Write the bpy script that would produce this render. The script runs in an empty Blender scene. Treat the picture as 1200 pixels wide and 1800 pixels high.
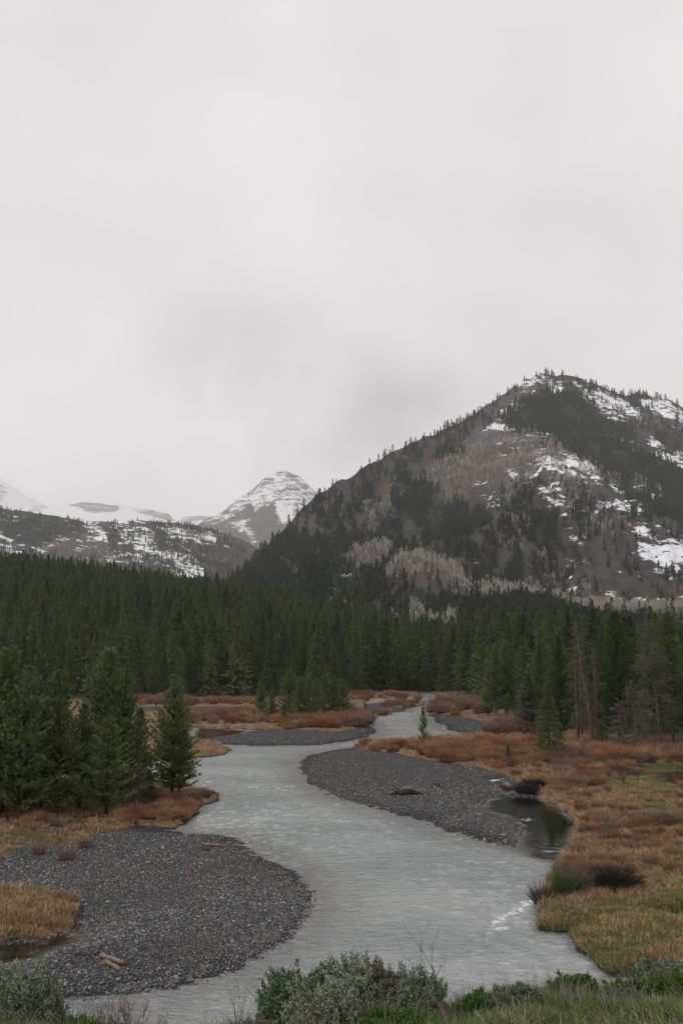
import bpy, math, random
import numpy as np
from mathutils import Vector
random.seed(7)
C = bpy.context.scene
col = C.collection
R = math.radians

# ------------------------------------------------------------------ camera
F = 1800.0; HC = 10.0; PITCH = math.atan(250/1800.0)
cam_d = bpy.data.cameras.new('camera'); cam = bpy.data.objects.new('camera', cam_d); col.objects.link(cam)
cam.location = (0, 0, HC); cam.rotation_euler = (math.pi/2+PITCH, 0, 0)
cam_d.sensor_fit = 'VERTICAL'; cam_d.sensor_height = 36; cam_d.sensor_width = 24; cam_d.lens = 36
cam_d.clip_start = 0.1; cam_d.clip_end = 60000
C.camera = cam
CP, SP = math.cos(PITCH), math.sin(PITCH)
def ray(u, v):
    dx = (np.asarray(u, float)-600)/F; dz = -(np.asarray(v, float)-900)/F
    return dx, CP-dz*SP, SP+dz*CP
def at_z(u, v, z=0.0):
    x, y, zz = ray(u, v); t = (z-HC)/zz
    return x*t, y*t
def at_Y(u, v, Y):
    x, y, zz = ray(u, v); t = np.asarray(Y, float)/y
    return x*t, y*t, HC+zz*t
def proj(X, Y, Z):
    Z = Z-HC
    yc = Y*CP+Z*SP; zc = -Y*SP+Z*CP
    yc = np.maximum(yc, 0.01)
    return 600+F*X/yc, 900-F*zc/yc

# ------------------------------------------------------------------ sky and light (overcast)
SUN_EL, SUN_AZ = R(48), R(-125)     # azimuth measured from +Y (camera direction) clockwise
w = bpy.data.worlds.new('World'); C.world = w; w.use_nodes = True
nt = w.node_tree; N = nt.nodes; L = nt.links
for n in list(N): N.remove(n)
out = N.new('ShaderNodeOutputWorld'); bg = N.new('ShaderNodeBackground'); L.new(bg.outputs[0], out.inputs[0])
sky = N.new('ShaderNodeTexSky'); sky.sky_type = 'NISHITA'; sky.sun_disc = False
sky.sun_elevation = SUN_EL; sky.sun_rotation = SUN_AZ
SKY_STR = 0.10
def wn(t, **k):
    n = N.new(t)
    for a, b in k.items(): setattr(n, a, b)
    return n
def wmath(op, a, b=None, clamp=False):
    n = N.new('ShaderNodeMath'); n.operation = op; n.use_clamp = clamp
    for i, s in enumerate((a, b)):
        if s is None: continue
        if isinstance(s, (int, float)): n.inputs[i].default_value = s
        else: L.new(s, n.inputs[i])
    return n.outputs[0]
tc = wn('ShaderNodeTexCoord'); D0 = tc.outputs['Generated']
def wnoise(scale, det, sz, off=0):
    mp = wn('ShaderNodeMapping'); mp.inputs['Scale'].default_value = (1, 1, sz); mp.inputs['Location'].default_value = (off, 0, off)
    mp.inputs['Rotation'].default_value = (0, 0.25, 0)
    L.new(D0, mp.inputs[0]); n = wn('ShaderNodeTexNoise'); n.inputs['Scale'].default_value = scale; n.inputs['Detail'].default_value = det
    n.inputs['Roughness'].default_value = 0.5
    L.new(mp.outputs[0], n.inputs[0]); return n.outputs[0]
n1 = wnoise(2.4, 3, 1.6, 3.1); n2 = wnoise(8.0, 6, 1.5, 1.7)
cl = wmath('ADD', wmath('MULTIPLY', wmath('SUBTRACT', n1, 0.5), 0.36), wmath('MULTIPLY', wmath('SUBTRACT', n2, 0.5), 0.15))
cl = wmath('ADD', cl, 0.0)
def smudge(u, v, rad, amt):
    x, y, z = ray(u, v); d = Vector((float(x), float(y), float(z))).normalized()
    dp = wn('ShaderNodeVectorMath', operation='DISTANCE'); dp.inputs[1].default_value = d
    # distorted direction so the patch of thicker cloud has a ragged outline
    ad = wn('ShaderNodeVectorMath', operation='ADD'); sc = wn('ShaderNodeVectorMath', operation='SCALE')
    nn = wn('ShaderNodeTexNoise'); nn.inputs['Scale'].default_value = 5; nn.inputs['Detail'].default_value = 6
    sb = wn('ShaderNodeVectorMath', operation='SUBTRACT'); sb.inputs[1].default_value = (.5, .5, .5)
    L.new(D0, nn.inputs[0]); L.new(nn.outputs[1], sb.inputs[0]); L.new(sb.outputs[0], sc.inputs[0]); sc.inputs['Scale'].default_value = rad*2.1
    L.new(D0, ad.inputs[0]); L.new(sc.outputs[0], ad.inputs[1]); L.new(ad.outputs[0], dp.inputs[0])
    mr = wn('ShaderNodeMapRange'); mr.interpolation_type = 'SMOOTHERSTEP'
    mr.inputs[1].default_value = 0; mr.inputs[2].default_value = rad; mr.inputs[3].default_value = amt; mr.inputs[4].default_value = 0
    L.new(dp.outputs['Value'], mr.inputs[0]); return mr.outputs[0]
for s in ((690, 712, .10, -.20), (620, 680, .17, -.13), (395, 585, .13, -.12), (170, 790, .30, .12), (480, 860, .2, .12), (960, 480, .25, -.05), (700, 420, .3, .05)):
    cl = wmath('ADD', cl, smudge(*s))
val = wmath('ADD', cl, 0.835)
cc = wn('ShaderNodeCombineXYZ')
L.new(val, cc.inputs[0]); L.new(wmath('MULTIPLY', val, 0.975), cc.inputs[1]); L.new(wmath('MULTIPLY', val, 0.968), cc.inputs[2])
sc2 = wn('ShaderNodeVectorMath', operation='SCALE'); L.new(cc.outputs[0], sc2.inputs[0]); sc2.inputs['Scale'].default_value = 1/SKY_STR
mx = wn('ShaderNodeMix', data_type='RGBA'); mx.inputs['Factor'].default_value = 0.95
L.new(sky.outputs[0], mx.inputs['A']); L.new(sc2.outputs[0], mx.inputs['B']); L.new(mx.outputs['Result'], bg.inputs[0])
bg.inputs[1].default_value = SKY_STR

sd_ = bpy.data.lights.new('sun', 'SUN'); sun = bpy.data.objects.new('sun', sd_); col.objects.link(sun)
sd_.energy = 1.3; sd_.angle = R(28); sd_.color = (1.0, 0.96, 0.9)
sdir = Vector((math.sin(SUN_AZ)*math.cos(SUN_EL), math.cos(SUN_AZ)*math.cos(SUN_EL), math.sin(SUN_EL)))
sun.rotation_euler = sdir.to_track_quat('Z', 'Y').to_euler()
C.view_settings.view_transform = 'Standard'; C.view_settings.look = 'None'
C.view_settings.exposure = 0.05; C.view_settings.gamma = 1.0; C.view_settings.use_curve_mapping = False
C.cycles.volume_bounces = 1

# ------------------------------------------------------------------ numeric helpers
def vnoise(x, y, seed=0):
    x = np.asarray(x, float); y = np.asarray(y, float)
    xi = np.floor(x).astype(np.int64); yi = np.floor(y).astype(np.int64)
    fx = x-xi; fy = y-yi; fx = fx*fx*(3-2*fx); fy = fy*fy*(3-2*fy)
    def h(a, b):
        n = (a*374761393+b*668265263+seed*1274126177) & 0xffffffff
        n = ((n ^ (n >> 13))*1274126177) & 0xffffffff
        return ((n ^ (n >> 16)) & 0xffff)/65535.0
    return (h(xi, yi)*(1-fx)+h(xi+1, yi)*fx)*(1-fy)+(h(xi, yi+1)*(1-fx)+h(xi+1, yi+1)*fx)*fy
def fbm(x, y, o=4, seed=0):
    s = 0; a = 1; t = 0
    for i in range(o):
        s = s+a*(vnoise(x, y, seed+i*17)-.5)*2; t += a; a *= .5; x = x*2.03+3.7; y = y*2.03+1.3
    return s/t
def ridged(x, y, o=4, seed=0):
    s = 0; a = 1; t = 0
    for i in range(o):
        s = s+a*(1-2*np.abs(vnoise(x, y, seed+i*31)-.5)*2); t += a; a *= .5; x = x*2.1+1.7; y = y*2.1+9.3
    return s/t
def sstep(a, b, x):
    t = np.clip((x-a)/(b-a), 0, 1); return t*t*(3-2*t)
def sdf(px, py, poly):
    """signed distance, positive inside"""
    px = px.ravel(); py = py.ravel()
    P = np.array(poly, float); Q = np.roll(P, -1, 0)
    inside = np.zeros(len(px), bool); dmin = np.full(len(px), 1e18)
    for (x0, y0), (x1, y1) in zip(P, Q):
        c = ((y0 > py) != (y1 > py))
        if y1 != y0: inside ^= c & (px < (x1-x0)*(py-y0)/(y1-y0)+x0)
        ex, ey = x1-x0, y1-y0; l2 = ex*ex+ey*ey+1e-12
        t = np.clip(((px-x0)*ex+(py-y0)*ey)/l2, 0, 1)
        d = (px-x0-t*ex)**2+(py-y0-t*ey)**2
        np.minimum(dmin, d, out=dmin)
    d = np.sqrt(dmin); return np.where(inside, d, -d)
def nrm(v): return v/np.maximum(np.linalg.norm(v, axis=-1, keepdims=True), 1e-9)

def mesh_np(name, V, tris=None, quads=None, mats=(), smooth=False, attrs=None, midx=None):
    me = bpy.data.meshes.new(name)
    V = np.asarray(V, np.float32).reshape(-1, 3)
    fl = []; st = []; tot = 0; loops = []
    if quads is not None and len(quads):
        q = np.asarray(quads, np.int32); loops.append(q.ravel()); st.append(np.arange(len(q))*4); tot = q.size
    if tris is not None and len(tris):
        t = np.asarray(tris, np.int32); loops.append(t.ravel()); st.append(tot+np.arange(len(t))*3)
    lo = np.concatenate(loops); stt = np.concatenate(st).astype(np.int32)
    me.vertices.add(len(V)); me.vertices.foreach_set('co', V.ravel())
    me.loops.add(len(lo)); me.loops.foreach_set('vertex_index', lo)
    me.polygons.add(len(stt)); me.polygons.foreach_set('loop_start', stt)
    me.update(calc_edges=True)
    if smooth: me.polygons.foreach_set('use_smooth', np.ones(len(stt), bool))
    for m in mats: me.materials.append(m)
    if midx is not None: me.polygons.foreach_set('material_index', np.asarray(midx, np.int32))
    for k, a in (attrs or {}).items():
        at = me.attributes.new(k, 'FLOAT', 'POINT'); at.data.foreach_set('value', np.asarray(a, np.float32).ravel())
    return me
def link(name, me, parent=None, loc=None, **props):
    o = bpy.data.objects.new(name, me); col.objects.link(o)
    if parent: o.parent = parent
    if loc is not None: o.location = loc
    for k, v in props.items(): o[k] = v
    return o
def empty(name, loc, rz=0, sc=1, **props):
    o = bpy.data.objects.new(name, None); col.objects.link(o); o.empty_display_size = .3
    o.location = loc; o.rotation_euler = (0, 0, rz); o.scale = (sc, sc, sc) if isinstance(sc, (int, float)) else sc
    for k, v in props.items(): o[k] = v
    return o
def copy_tree(root, loc, rz=0, sc=1, **props):
    r = root.copy(); col.objects.link(r); r.location = loc; r.rotation_euler = (0, 0, rz)
    r.scale = (sc, sc, sc) if isinstance(sc, (int, float)) else sc
    for k, v in props.items(): r[k] = v
    for ch in root.children:
        c = ch.copy(); col.objects.link(c); c.parent = r
    return r

# primitive emitters: every builder collects these and joins
class MB:
    def __init__(s): s.V = []; s.T = []; s.A = []; s.n = 0
    def add(s, V, T, a=None):
        V = np.asarray(V).reshape(-1, 3); s.V.append(V); s.T.append(np.asarray(T)+s.n); s.n += len(V)
        s.A.append(np.full(len(V), .5) if a is None else a)
    def blades(s, P, D, Ln, W, rng, side=None):
        n = len(P); sd = rng.normal(size=(n, 3)) if side is None else side
        sd = nrm(np.cross(D, sd))*np.asarray(W).reshape(-1, 1)
        V = np.stack([P-sd, P+sd, P+D*np.asarray(Ln).reshape(-1, 1)], 1)
        s.add(V, np.arange(n*3).reshape(-1, 3), np.repeat(rng.random(n), 3))
    def leaves(s, P, D, Ln, W, rng):          # diamond leaf, 2 tris
        n = len(P); sd = nrm(np.cross(D, rng.normal(size=(n, 3))))*np.asarray(W).reshape(-1, 1); Ln = np.asarray(Ln).reshape(-1, 1)
        V = np.stack([P, P+D*Ln*.55+sd, P+D*Ln, P+D*Ln*.55-sd], 1)
        i = np.arange(n)[:, None]*4
        T = np.concatenate([i+np.array([0, 1, 2]), i+np.array([0, 2, 3])], 0)
        s.add(V, T, np.repeat(rng.random(n), 4))
    def sticks(s, A, B, ra, rb, k=3, var=None):
        A = np.asarray(A, float).reshape(-1, 3); B = np.asarray(B, float).reshape(-1, 3); n = len(A)
        ra = np.broadcast_to(np.asarray(ra, float), (n,)); rb = np.broadcast_to(np.asarray(rb, float), (n,))
        d = nrm(B-A); up = np.where(np.abs(d[:, 2:3]) > .9, np.array([[1., 0, 0]]), np.array([[0, 0, 1.]]))
        e1 = nrm(np.cross(d, up)); e2 = np.cross(d, e1); rows = []
        for q, r in ((A, ra), (B, rb)):
            for j in range(k):
                a = 2*math.pi*j/k; rows.append(q+(e1*math.cos(a)+e2*math.sin(a))*r[:, None])
        V = np.stack(rows, 1); b = np.arange(n)[:, None]*(2*k); T = []
        for j in range(k):
            j2 = (j+1) % k
            T += [b+np.array([j, j2, k+j2]), b+np.array([j, k+j2, k+j])]
        for j in range(1, k-1): T += [b+np.array([0, j+1, j]), b+np.array([k, k+j, k+j+1])]
        s.add(V, np.concatenate(T, 0), None if var is None else np.repeat(var, 2*k))
    def tube(s, pts, rad, k=8, bumpy=0, rng=None):
        pts = np.asarray(pts, float); n = len(pts); rad = np.broadcast_to(np.asarray(rad, float), (n,))
        tg = nrm(np.gradient(pts, axis=0)); V = []
        up = np.array([0, 0, 1.]) if abs(tg[:, 2]).mean() < .8 else np.array([1., 0, 0])
        for i in range(n):
            e1 = nrm(np.cross(tg[i], up)); e2 = np.cross(tg[i], e1)
            for j in range(k):
                a = 2*math.pi*j/k; r = rad[i]*(1+(bumpy*(rng.random()-.5) if bumpy else 0))
                V.append(pts[i]+(e1*math.cos(a)+e2*math.sin(a))*r)
        T = []
        for i in range(n-1):
            for j in range(k):
                a = i*k+j; b = i*k+(j+1) % k; T += [(a, b, b+k), (a, b+k, a+k)]
        V.append(pts[0]); V.append(pts[-1]); c0 = len(V)-2; c1 = len(V)-1
        for j in range(k): T += [(c0, (j+1) % k, j), (c1, (n-1)*k+j, (n-1)*k+(j+1) % k)]
        s.add(np.array(V), np.array(T))
    def mesh(s, name, mat, smooth=False):
        return mesh_np(name, np.concatenate(s.V), tris=np.concatenate(s.T), mats=[mat], smooth=smooth, attrs={'var': np.concatenate(s.A)})

# ------------------------------------------------------------------ materials
def mat(name):
    m = bpy.data.materials.new(name); m.use_nodes = True
    return m, m.node_tree, m.node_tree.nodes['Principled BSDF']
class G:
    def __init__(s, nt): s.nt = nt
    def n(s, t, ins=None, **k):
        n = s.nt.nodes.new(t)
        for a, b in k.items(): setattr(n, a, b)
        for a, b in (ins or {}).items():
            if hasattr(b, 'links') or isinstance(b, bpy.types.NodeSocket): s.nt.links.new(b, n.inputs[a])
            else: n.inputs[a].default_value = b
        return n
    def noise(s, vec, scale, det=4, rough=.55, out=0): return s.n('ShaderNodeTexNoise', {'Vector': vec, 'Scale': scale, 'Detail': det, 'Roughness': rough}).outputs[out]
    def attr(s, name): return s.n('ShaderNodeAttribute', attribute_name=name).outputs['Fac']
    def m(s, op, a, b=0.0, c=0.0, clamp=False): return s.n('ShaderNodeMath', {0: a, 1: b, 2: c}, operation=op, use_clamp=clamp).outputs[0]
    def mr(s, v, a, b, c=0., d=1., it='SMOOTHSTEP'): return s.n('ShaderNodeMapRange', {0: v, 1: a, 2: b, 3: c, 4: d}, interpolation_type=it).outputs[0]
    def mix(s, f, a, b):
        n = s.n('ShaderNodeMix', data_type='RGBA')
        for k, v in (('Factor', f), ('A', a), ('B', b)):
            if isinstance(v, bpy.types.NodeSocket): s.nt.links.new(v, n.inputs[k])
            else: n.inputs[k].default_value = v if not isinstance(v, tuple) else (*v, 1)
        return n.outputs['Result']
    def ramp(s, f, stops, const=False):
        n = s.n('ShaderNodeValToRGB', {0: f}); cr = n.color_ramp
        if const: cr.interpolation = 'CONSTANT'
        while len(cr.elements) < len(stops): cr.elements.new(.5)
        for e, (p, c) in zip(cr.elements, stops): e.position = p; e.color = (*c, 1)
        return n.outputs[0]
    def pos(s): return s.n('ShaderNodeNewGeometry').outputs['Position']
    def objc(s): return s.n('ShaderNodeTexCoord').outputs['Object']
    def map(s, v, sc, rot=(0, 0, 0)): return s.n('ShaderNodeMapping', {0: v, 'Scale': sc, 'Rotation': rot}).outputs[0]
    def bump(s, h, strength, dist, normal=None):
        n = s.n('ShaderNodeBump', {'Height': h, 'Strength': strength, 'Distance': dist})
        if normal is not None: s.nt.links.new(normal, n.inputs['Normal'])
        return n.outputs[0]
    def rnd(s): return s.n('ShaderNodeObjectInfo').outputs['Random']

def foliage(name, stops, var=.45, rough=.75, spec=.15, transl=0.0):
    """colour by individual (Random) and by needle/leaf (attribute var)"""
    m, nt, b = mat(name); g = G(nt)
    c = g.ramp(g.rnd(), stops)
    v = g.m('ADD', g.m('MULTIPLY', g.attr('var'), var*2), 1-var)
    hs = g.n('ShaderNodeHueSaturation', {'Color': c, 'Value': v, 'Hue': g.m('ADD', g.m('MULTIPLY', g.attr('var'), -.03), .515)})
    nt.links.new(hs.outputs[0], b.inputs['Base Color']); b.inputs['Roughness'].default_value = rough
    b.inputs['Specular IOR Level'].default_value = spec
    if transl:
        tr = g.n('ShaderNodeBsdfTranslucent', {'Color': hs.outputs[0]}); ms = g.n('ShaderNodeMixShader', {0: transl, 1: b.outputs[0], 2: tr.outputs[0]})
        nt.links.new(ms.outputs[0], nt.nodes['Material Output'].inputs[0])
    return m
M = {}
M['pine'] = foliage('pine_needles', [(0, (.052, .082, .032)), (.35, (.094, .130, .044)), (.7, (.062, .096, .038)), (1, (.11, .142, .050))], .6)
M['near_pine'] = foliage('young_pine_needles', [(0, (.098, .140, .046)), (.5, (.135, .175, .056)), (1, (.112, .155, .058))], .6)
M['spruce'] = foliage('forest_needles', [(0, (.020, .038, .024)), (.2, (.092, .130, .048)), (.35, (.032, .058, .036)), (.55, (.104, .138, .052)), (.75, (.048, .080, .050)), (.9, (.112, .140, .054)), (1, (.10, .11, .055))], .65)
M['far_con'] = foliage('mountain_conifer_needles', [(0, (.014, .024, .018)), (.5, (.024, .038, .024)), (.8, (.034, .050, .026)), (1, (.030, .034, .022))], .5)
M['dead'] = foliage('grey_dead_twigs', [(0, (.085, .078, .068)), (1, (.13, .118, .102))], .45)
M['aspen'] = foliage('bare_aspen_twigs', [(0, (.36, .325, .285)), (.5, (.46, .42, .37)), (1, (.40, .355, .305))], .35)
M['rust'] = foliage('rust_needles', [(0, (.14, .055, .03)), (1, (.11, .05, .03))], .5)
M['willow_red'] = foliage('red_willow_twigs', [(0, (.18, .066, .042)), (.25, (.23, .110, .055)), (.5, (.34, .20, .10)), (.65, (.15, .095, .072)), (.8, (.26, .090, .045)), (.92, (.36, .25, .14)), (1, (.20, .08, .05))], .5)
M['willow_brown'] = foliage('brown_willow_twigs', [(0, (.115, .085, .072)), (.4, (.20, .145, .10)), (.7, (.14, .075, .055)), (1, (.24, .19, .135))], .5)
M['dark_twig'] = foliage('dark_shrub_twigs', [(0, (.030, .024, .020)), (1, (.045, .034, .027))], .5)
M['tan_twig'] = foliage('tan_twigs', [(0, (.16, .11, .08)), (.5, (.13, .085, .062)), (1, (.20, .15, .10))], .4)
M['tawny'] = foliage('tawny_dry_grass', [(0, (.26, .165, .09)), (.3, (.40, .29, .175)), (.5, (.30, .15, .072)), (.7, (.46, .34, .215)), (.85, (.33, .20, .105)), (1, (.19, .125, .08))], .5)
M['olive'] = foliage('olive_grass', [(0, (.13, .16, .050)), (.35, (.19, .195, .075)), (.55, (.34, .27, .15)), (.75, (.17, .175, .065)), (1, (.10, .155, .045))], .5)
M['green'] = foliage('fresh_green_grass', [(0, (.080, .145, .035)), (.35, (.11, .17, .050)), (.55, (.15, .165, .070)), (.7, (.27, .23, .15)), (.85, (.20, .15, .10)), (1, (.095, .16, .045))], .5, transl=.2)
M['lush'] = foliage('lush_green_leaves', [(0, (.075, .145, .028)), (1, (.09, .17, .035))], .45, transl=.2)
M['sage'] = foliage('sage_leaves', [(0, (.18, .225, .155)), (.5, (.22, .255, .185)), (1, (.25, .27, .21))], .5)
M['sage_green'] = foliage('dark_sage_leaves', [(0, (.11, .165, .090)), (1, (.135, .185, .11))], .55)
M['sage_dry'] = foliage('dry_sage_stems', [(0, (.17, .145, .125)), (1, (.20, .17, .145))], .45)

def bark(name, c1, c2, sc=12):
    m, nt, b = mat(name); g = G(nt); n = g.noise(g.map(g.objc(), (1, 1, .25)), sc, 5, .7)
    nt.links.new(g.mix(g.mr(n, .35, .65), c1, c2), b.inputs['Base Color']); b.inputs['Roughness'].default_value = .9
    b.inputs['Specular IOR Level'].default_value = .1
    nt.links.new(g.bump(n, .6, .03), b.inputs['Normal']); return m
M['bark'] = bark('pine_bark', (.035, .026, .02), (.075, .058, .045))
M['bark_red'] = bark('orange_bark', (.09, .052, .036), (.17, .098, .064), 6)
M['bark_grey'] = bark('grey_bark', (.07, .063, .056), (.13, .12, .105))
M['bark_aspen'] = bark('aspen_bark', (.36, .33, .29), (.48, .44, .39), 3)
M['driftwood'] = bark('driftwood', (.12, .092, .070), (.25, .20, .155), 14)
M['driftwood_dark'] = bark('dark_driftwood', (.035, .024, .018), (.095, .066, .046), 14)
M['log_end'] = bark('log_end_grain', (.20, .15, .10), (.30, .235, .165), 30)

def stone_mat():
    m, nt, b = mat('river_stones'); g = G(nt)
    c = g.ramp(g.rnd(), [(0, (.010, .014, .021)), (.22, (.030, .038, .050)), (.38, (.050, .057, .066)), (.50, (.016, .022, .033)), (.62, (.105, .100, .094)), (.74, (.155, .138, .115)), (.83, (.18, .105, .06)), (.88, (.25, .215, .17)), (.92, (.05, .058, .070)), (.97, (.33, .31, .27))], True)
    n = g.noise(g.objc(), 9, 3)
    c = g.mix(g.mr(n, .3, .7, 0, .25), c, (.06, .06, .06))
    nt.links.new(c, b.inputs['Base Color']); b.inputs['Roughness'].default_value = .5; b.inputs['Specular IOR Level'].default_value = .35
    return m
M['stone'] = stone_mat()

def ground_mat():
    m, nt, b = mat('valley_ground'); g = G(nt); P = g.pos()
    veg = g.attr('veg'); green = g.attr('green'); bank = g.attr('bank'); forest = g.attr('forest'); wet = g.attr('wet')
    # gravel: stones as a cell pattern with a colour per cell
    vor = g.n('ShaderNodeTexVoronoi', {'Vector': P, 'Scale': 11.0}, voronoi_dimensions='3D')
    vr = g.n('ShaderNodeSeparateColor', {0: vor.outputs['Color']}).outputs[0]
    gc = g.ramp(vr, [(0, (.030, .033, .040)), (.3, (.045, .047, .051)), (.55, (.065, .065, .065)), (.75, (.095, .087, .078)), (.88, (.13, .10, .075)), (.94, (.048, .05, .055))], True)
    big = g.noise(P, .35, 4)
    gc = g.mix(g.mr(big, .42, .68, 0, .55), gc, (.042, .043, .045))
    gc = g.mix(g.m('MULTIPLY', wet, .75), gc, (.016, .018, .021))
    n1 = g.noise(P, .55, 5, .6); n2 = g.noise(P, 3.5, 5, .7); n3 = g.noise(P, .16, 3)
    vc = g.mix(g.mr(n1, .38, .62), (.17, .10, .055), (.27, .19, .115))
    vc = g.mix(g.mr(n2, .35, .7), vc, (.06, .036, .024))
    vg = g.mix(g.mr(n2, .35, .65), (.055, .062, .024), (.105, .088, .040))
    vc = g.mix(green, vc, vg)
    gb = g.mix(g.mr(n2, .35, .65), (.035, .045, .018), (.10, .075, .048))
    vc = g.mix(bank, vc, gb)
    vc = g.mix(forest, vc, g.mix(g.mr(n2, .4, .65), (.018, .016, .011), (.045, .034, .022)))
    edge = g.mr(g.m('ADD', veg, g.m('MULTIPLY', g.m('SUBTRACT', n2, .5), .9)), .35, .6)
    c = g.mix(edge, gc, vc)
    nt.links.new(c, b.inputs['Base Color']); b.inputs['Roughness'].default_value = .9; b.inputs['Specular IOR Level'].default_value = .12
    h = g.mix(edge, g.m('MULTIPLY', vor.outputs['Distance'], -.6), n2)
    nt.links.new(g.bump(h, .8, .09), b.inputs['Normal'])
    return m
M['ground'] = ground_mat()

def mountain_mat(name, soil, soil2, rock, scale, snowc=(.78, .79, .82), thr=(.46, .54), amp=1.9, strata=0.0):
    m, nt, b = mat(name); g = G(nt); P = g.pos()
    n = g.noise(P, .012*scale, 6, .65); n2 = g.noise(P, .06*scale, 5, .7)
    c = g.mix(g.mr(n, .38, .62), soil, soil2); c = g.mix(g.mr(n2, .42, .66), c, tuple(x*.55 for x in soil))
    c = g.mix(g.attr('rock'), c, g.mix(g.mr(n2, .35, .65), rock, tuple(x*.6 for x in rock)))
    c = g.mix(g.m('MULTIPLY', g.attr('brush'), g.mr(n2, .3, .6)), c, (.125, .104, .088))
    c = g.mix(g.attr('wood'), c, (.020, .026, .018))
    sv = g.map(P, (.7, .8, 1.7+strata), (.25, .5, 0))
    s1 = g.noise(sv, .026*scale, 6, .72); s2 = g.noise(sv, .09*scale, 4, .7)
    s = g.m('ADD', g.m('MULTIPLY', g.attr('snow'), 1.28), g.m('MULTIPLY', g.m('SUBTRACT', g.m('ADD', g.m('MULTIPLY', s1, .65), g.m('MULTIPLY', s2, .35)), .5), amp*2))
    mask = g.mr(s, thr[0]+.02, thr[1]+.02)
    mask = g.m('MULTIPLY', mask, g.mr(g.attr('snow'), .02, .12))
    c = g.mix(mask, c, snowc)
    nt.links.new(c, b.inputs['Base Color']); b.inputs['Roughness'].default_value = .9; b.inputs['Specular IOR Level'].default_value = .08
    nt.links.new(g.bump(g.m('ADD', n2, g.m('MULTIPLY', n, 2)), .7, 6.0/scale), b.inputs['Normal'])
    return m

def water_mat(name):
    m, nt, b = mat(name); g = G(nt); P = g.pos(); still = g.attr('still')
    a = g.noise(g.map(P, (.9, 1.9, 1), (0, 0, R(-14))), .95, 6, .66)
    c_ = g.noise(g.map(P, (1.2, 1.7, 1), (0, 0, R(14))), 2.4, 4, .6)
    d = g.noise(g.map(P, (.5, .8, 1), (0, 0, R(-8))), .16, 4, .55)
    fine = g.noise(g.map(P, (1.0, 1.4, 1), (0, 0, R(-30))), 6.0, 4, .65)
    h = g.m('ADD', g.m('ADD', g.m('MULTIPLY', a, .8), g.m('MULTIPLY', c_, .5)), g.m('MULTIPLY', fine, .35))
    h = g.m('MULTIPLY', h, g.m('SUBTRACT', 1.0, g.m('MULTIPLY', still, .985)))
    nt.links.new(g.bump(h, 1.0, .22), b.inputs['Normal'])
    cc = g.mix(g.mr(d, .38, .62), (.185, .212, .210), (.275, .290, .290))
    sh = g.attr('shallow'); cc = g.mix(g.m('MULTIPLY', sh, .7), cc, (.075, .070, .060))
    cc = g.mix(still, cc, (.010, .010, .008))
    fm = g.attr('foam')
    fn = g.noise(g.map(P, (1.0, .8, 1), (0, 0, R(25))), 4.0, 7, .8)
    fk = g.mr(g.m('ADD', fm, g.m('MULTIPLY', g.m('SUBTRACT', fn, .5), 3.0)), .55, .85)
    fk = g.m('MULTIPLY', fk, g.mr(fm, .03, .25))
    cc = g.mix(fk, cc, (.62, .64, .65))
    nt.links.new(g.m('ADD', g.m('MULTIPLY', fk, .5), g.m('SUBTRACT', .07, g.m('MULTIPLY', still, .05))), b.inputs['Roughness'])
    nt.links.new(cc, b.inputs['Base Color'])
    nt.links.new(g.m('SUBTRACT', 2.25, g.m('MULTIPLY', still, .5)), b.inputs['IOR'])
    return m
M['river'] = water_mat('river_water'); M['pool'] = M['river']

# ------------------------------------------------------------------ the valley layout (pixel outlines laid onto the water plane)
def P0(poly):
    a = np.array(poly, float); x, y = at_z(a[:, 0], a[:, 1], 0.0); return np.stack([x, y], 1)
GRAVEL = [P0(p) for p in (
 [(-500,1768),(0,1745),(60,1752),(130,1750),(200,1745),(300,1730),(380,1707),(440,1682),(490,1647),(520,1610),(535,1585),(530,1555),(500,1530),(450,1500),(410,1475),(385,1467),(345,1466),(325,1468),(280,1455),(100,1430),(-500,1430)],
 [(640,1312),(590,1318),(545,1327),(529,1338),(527,1350),(545,1377),(600,1403),(700,1430),(780,1454),(830,1471),(880,1483),(906,1487),(930,1470),(965,1420),(960,1380),(880,1345),(760,1330),(700,1318)],
 [(340,1299),(420,1286),(500,1282),(600,1278),(645,1270),(660,1284),(640,1297),(560,1309),(450,1311),(380,1307)],
 [(755,1256),(800,1254),(850,1262),(910,1285),(870,1297),(825,1292),(795,1283),(765,1268)],
 [(636,1238),(700,1233),(740,1235),(705,1251),(650,1254),(635,1250)])]
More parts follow.
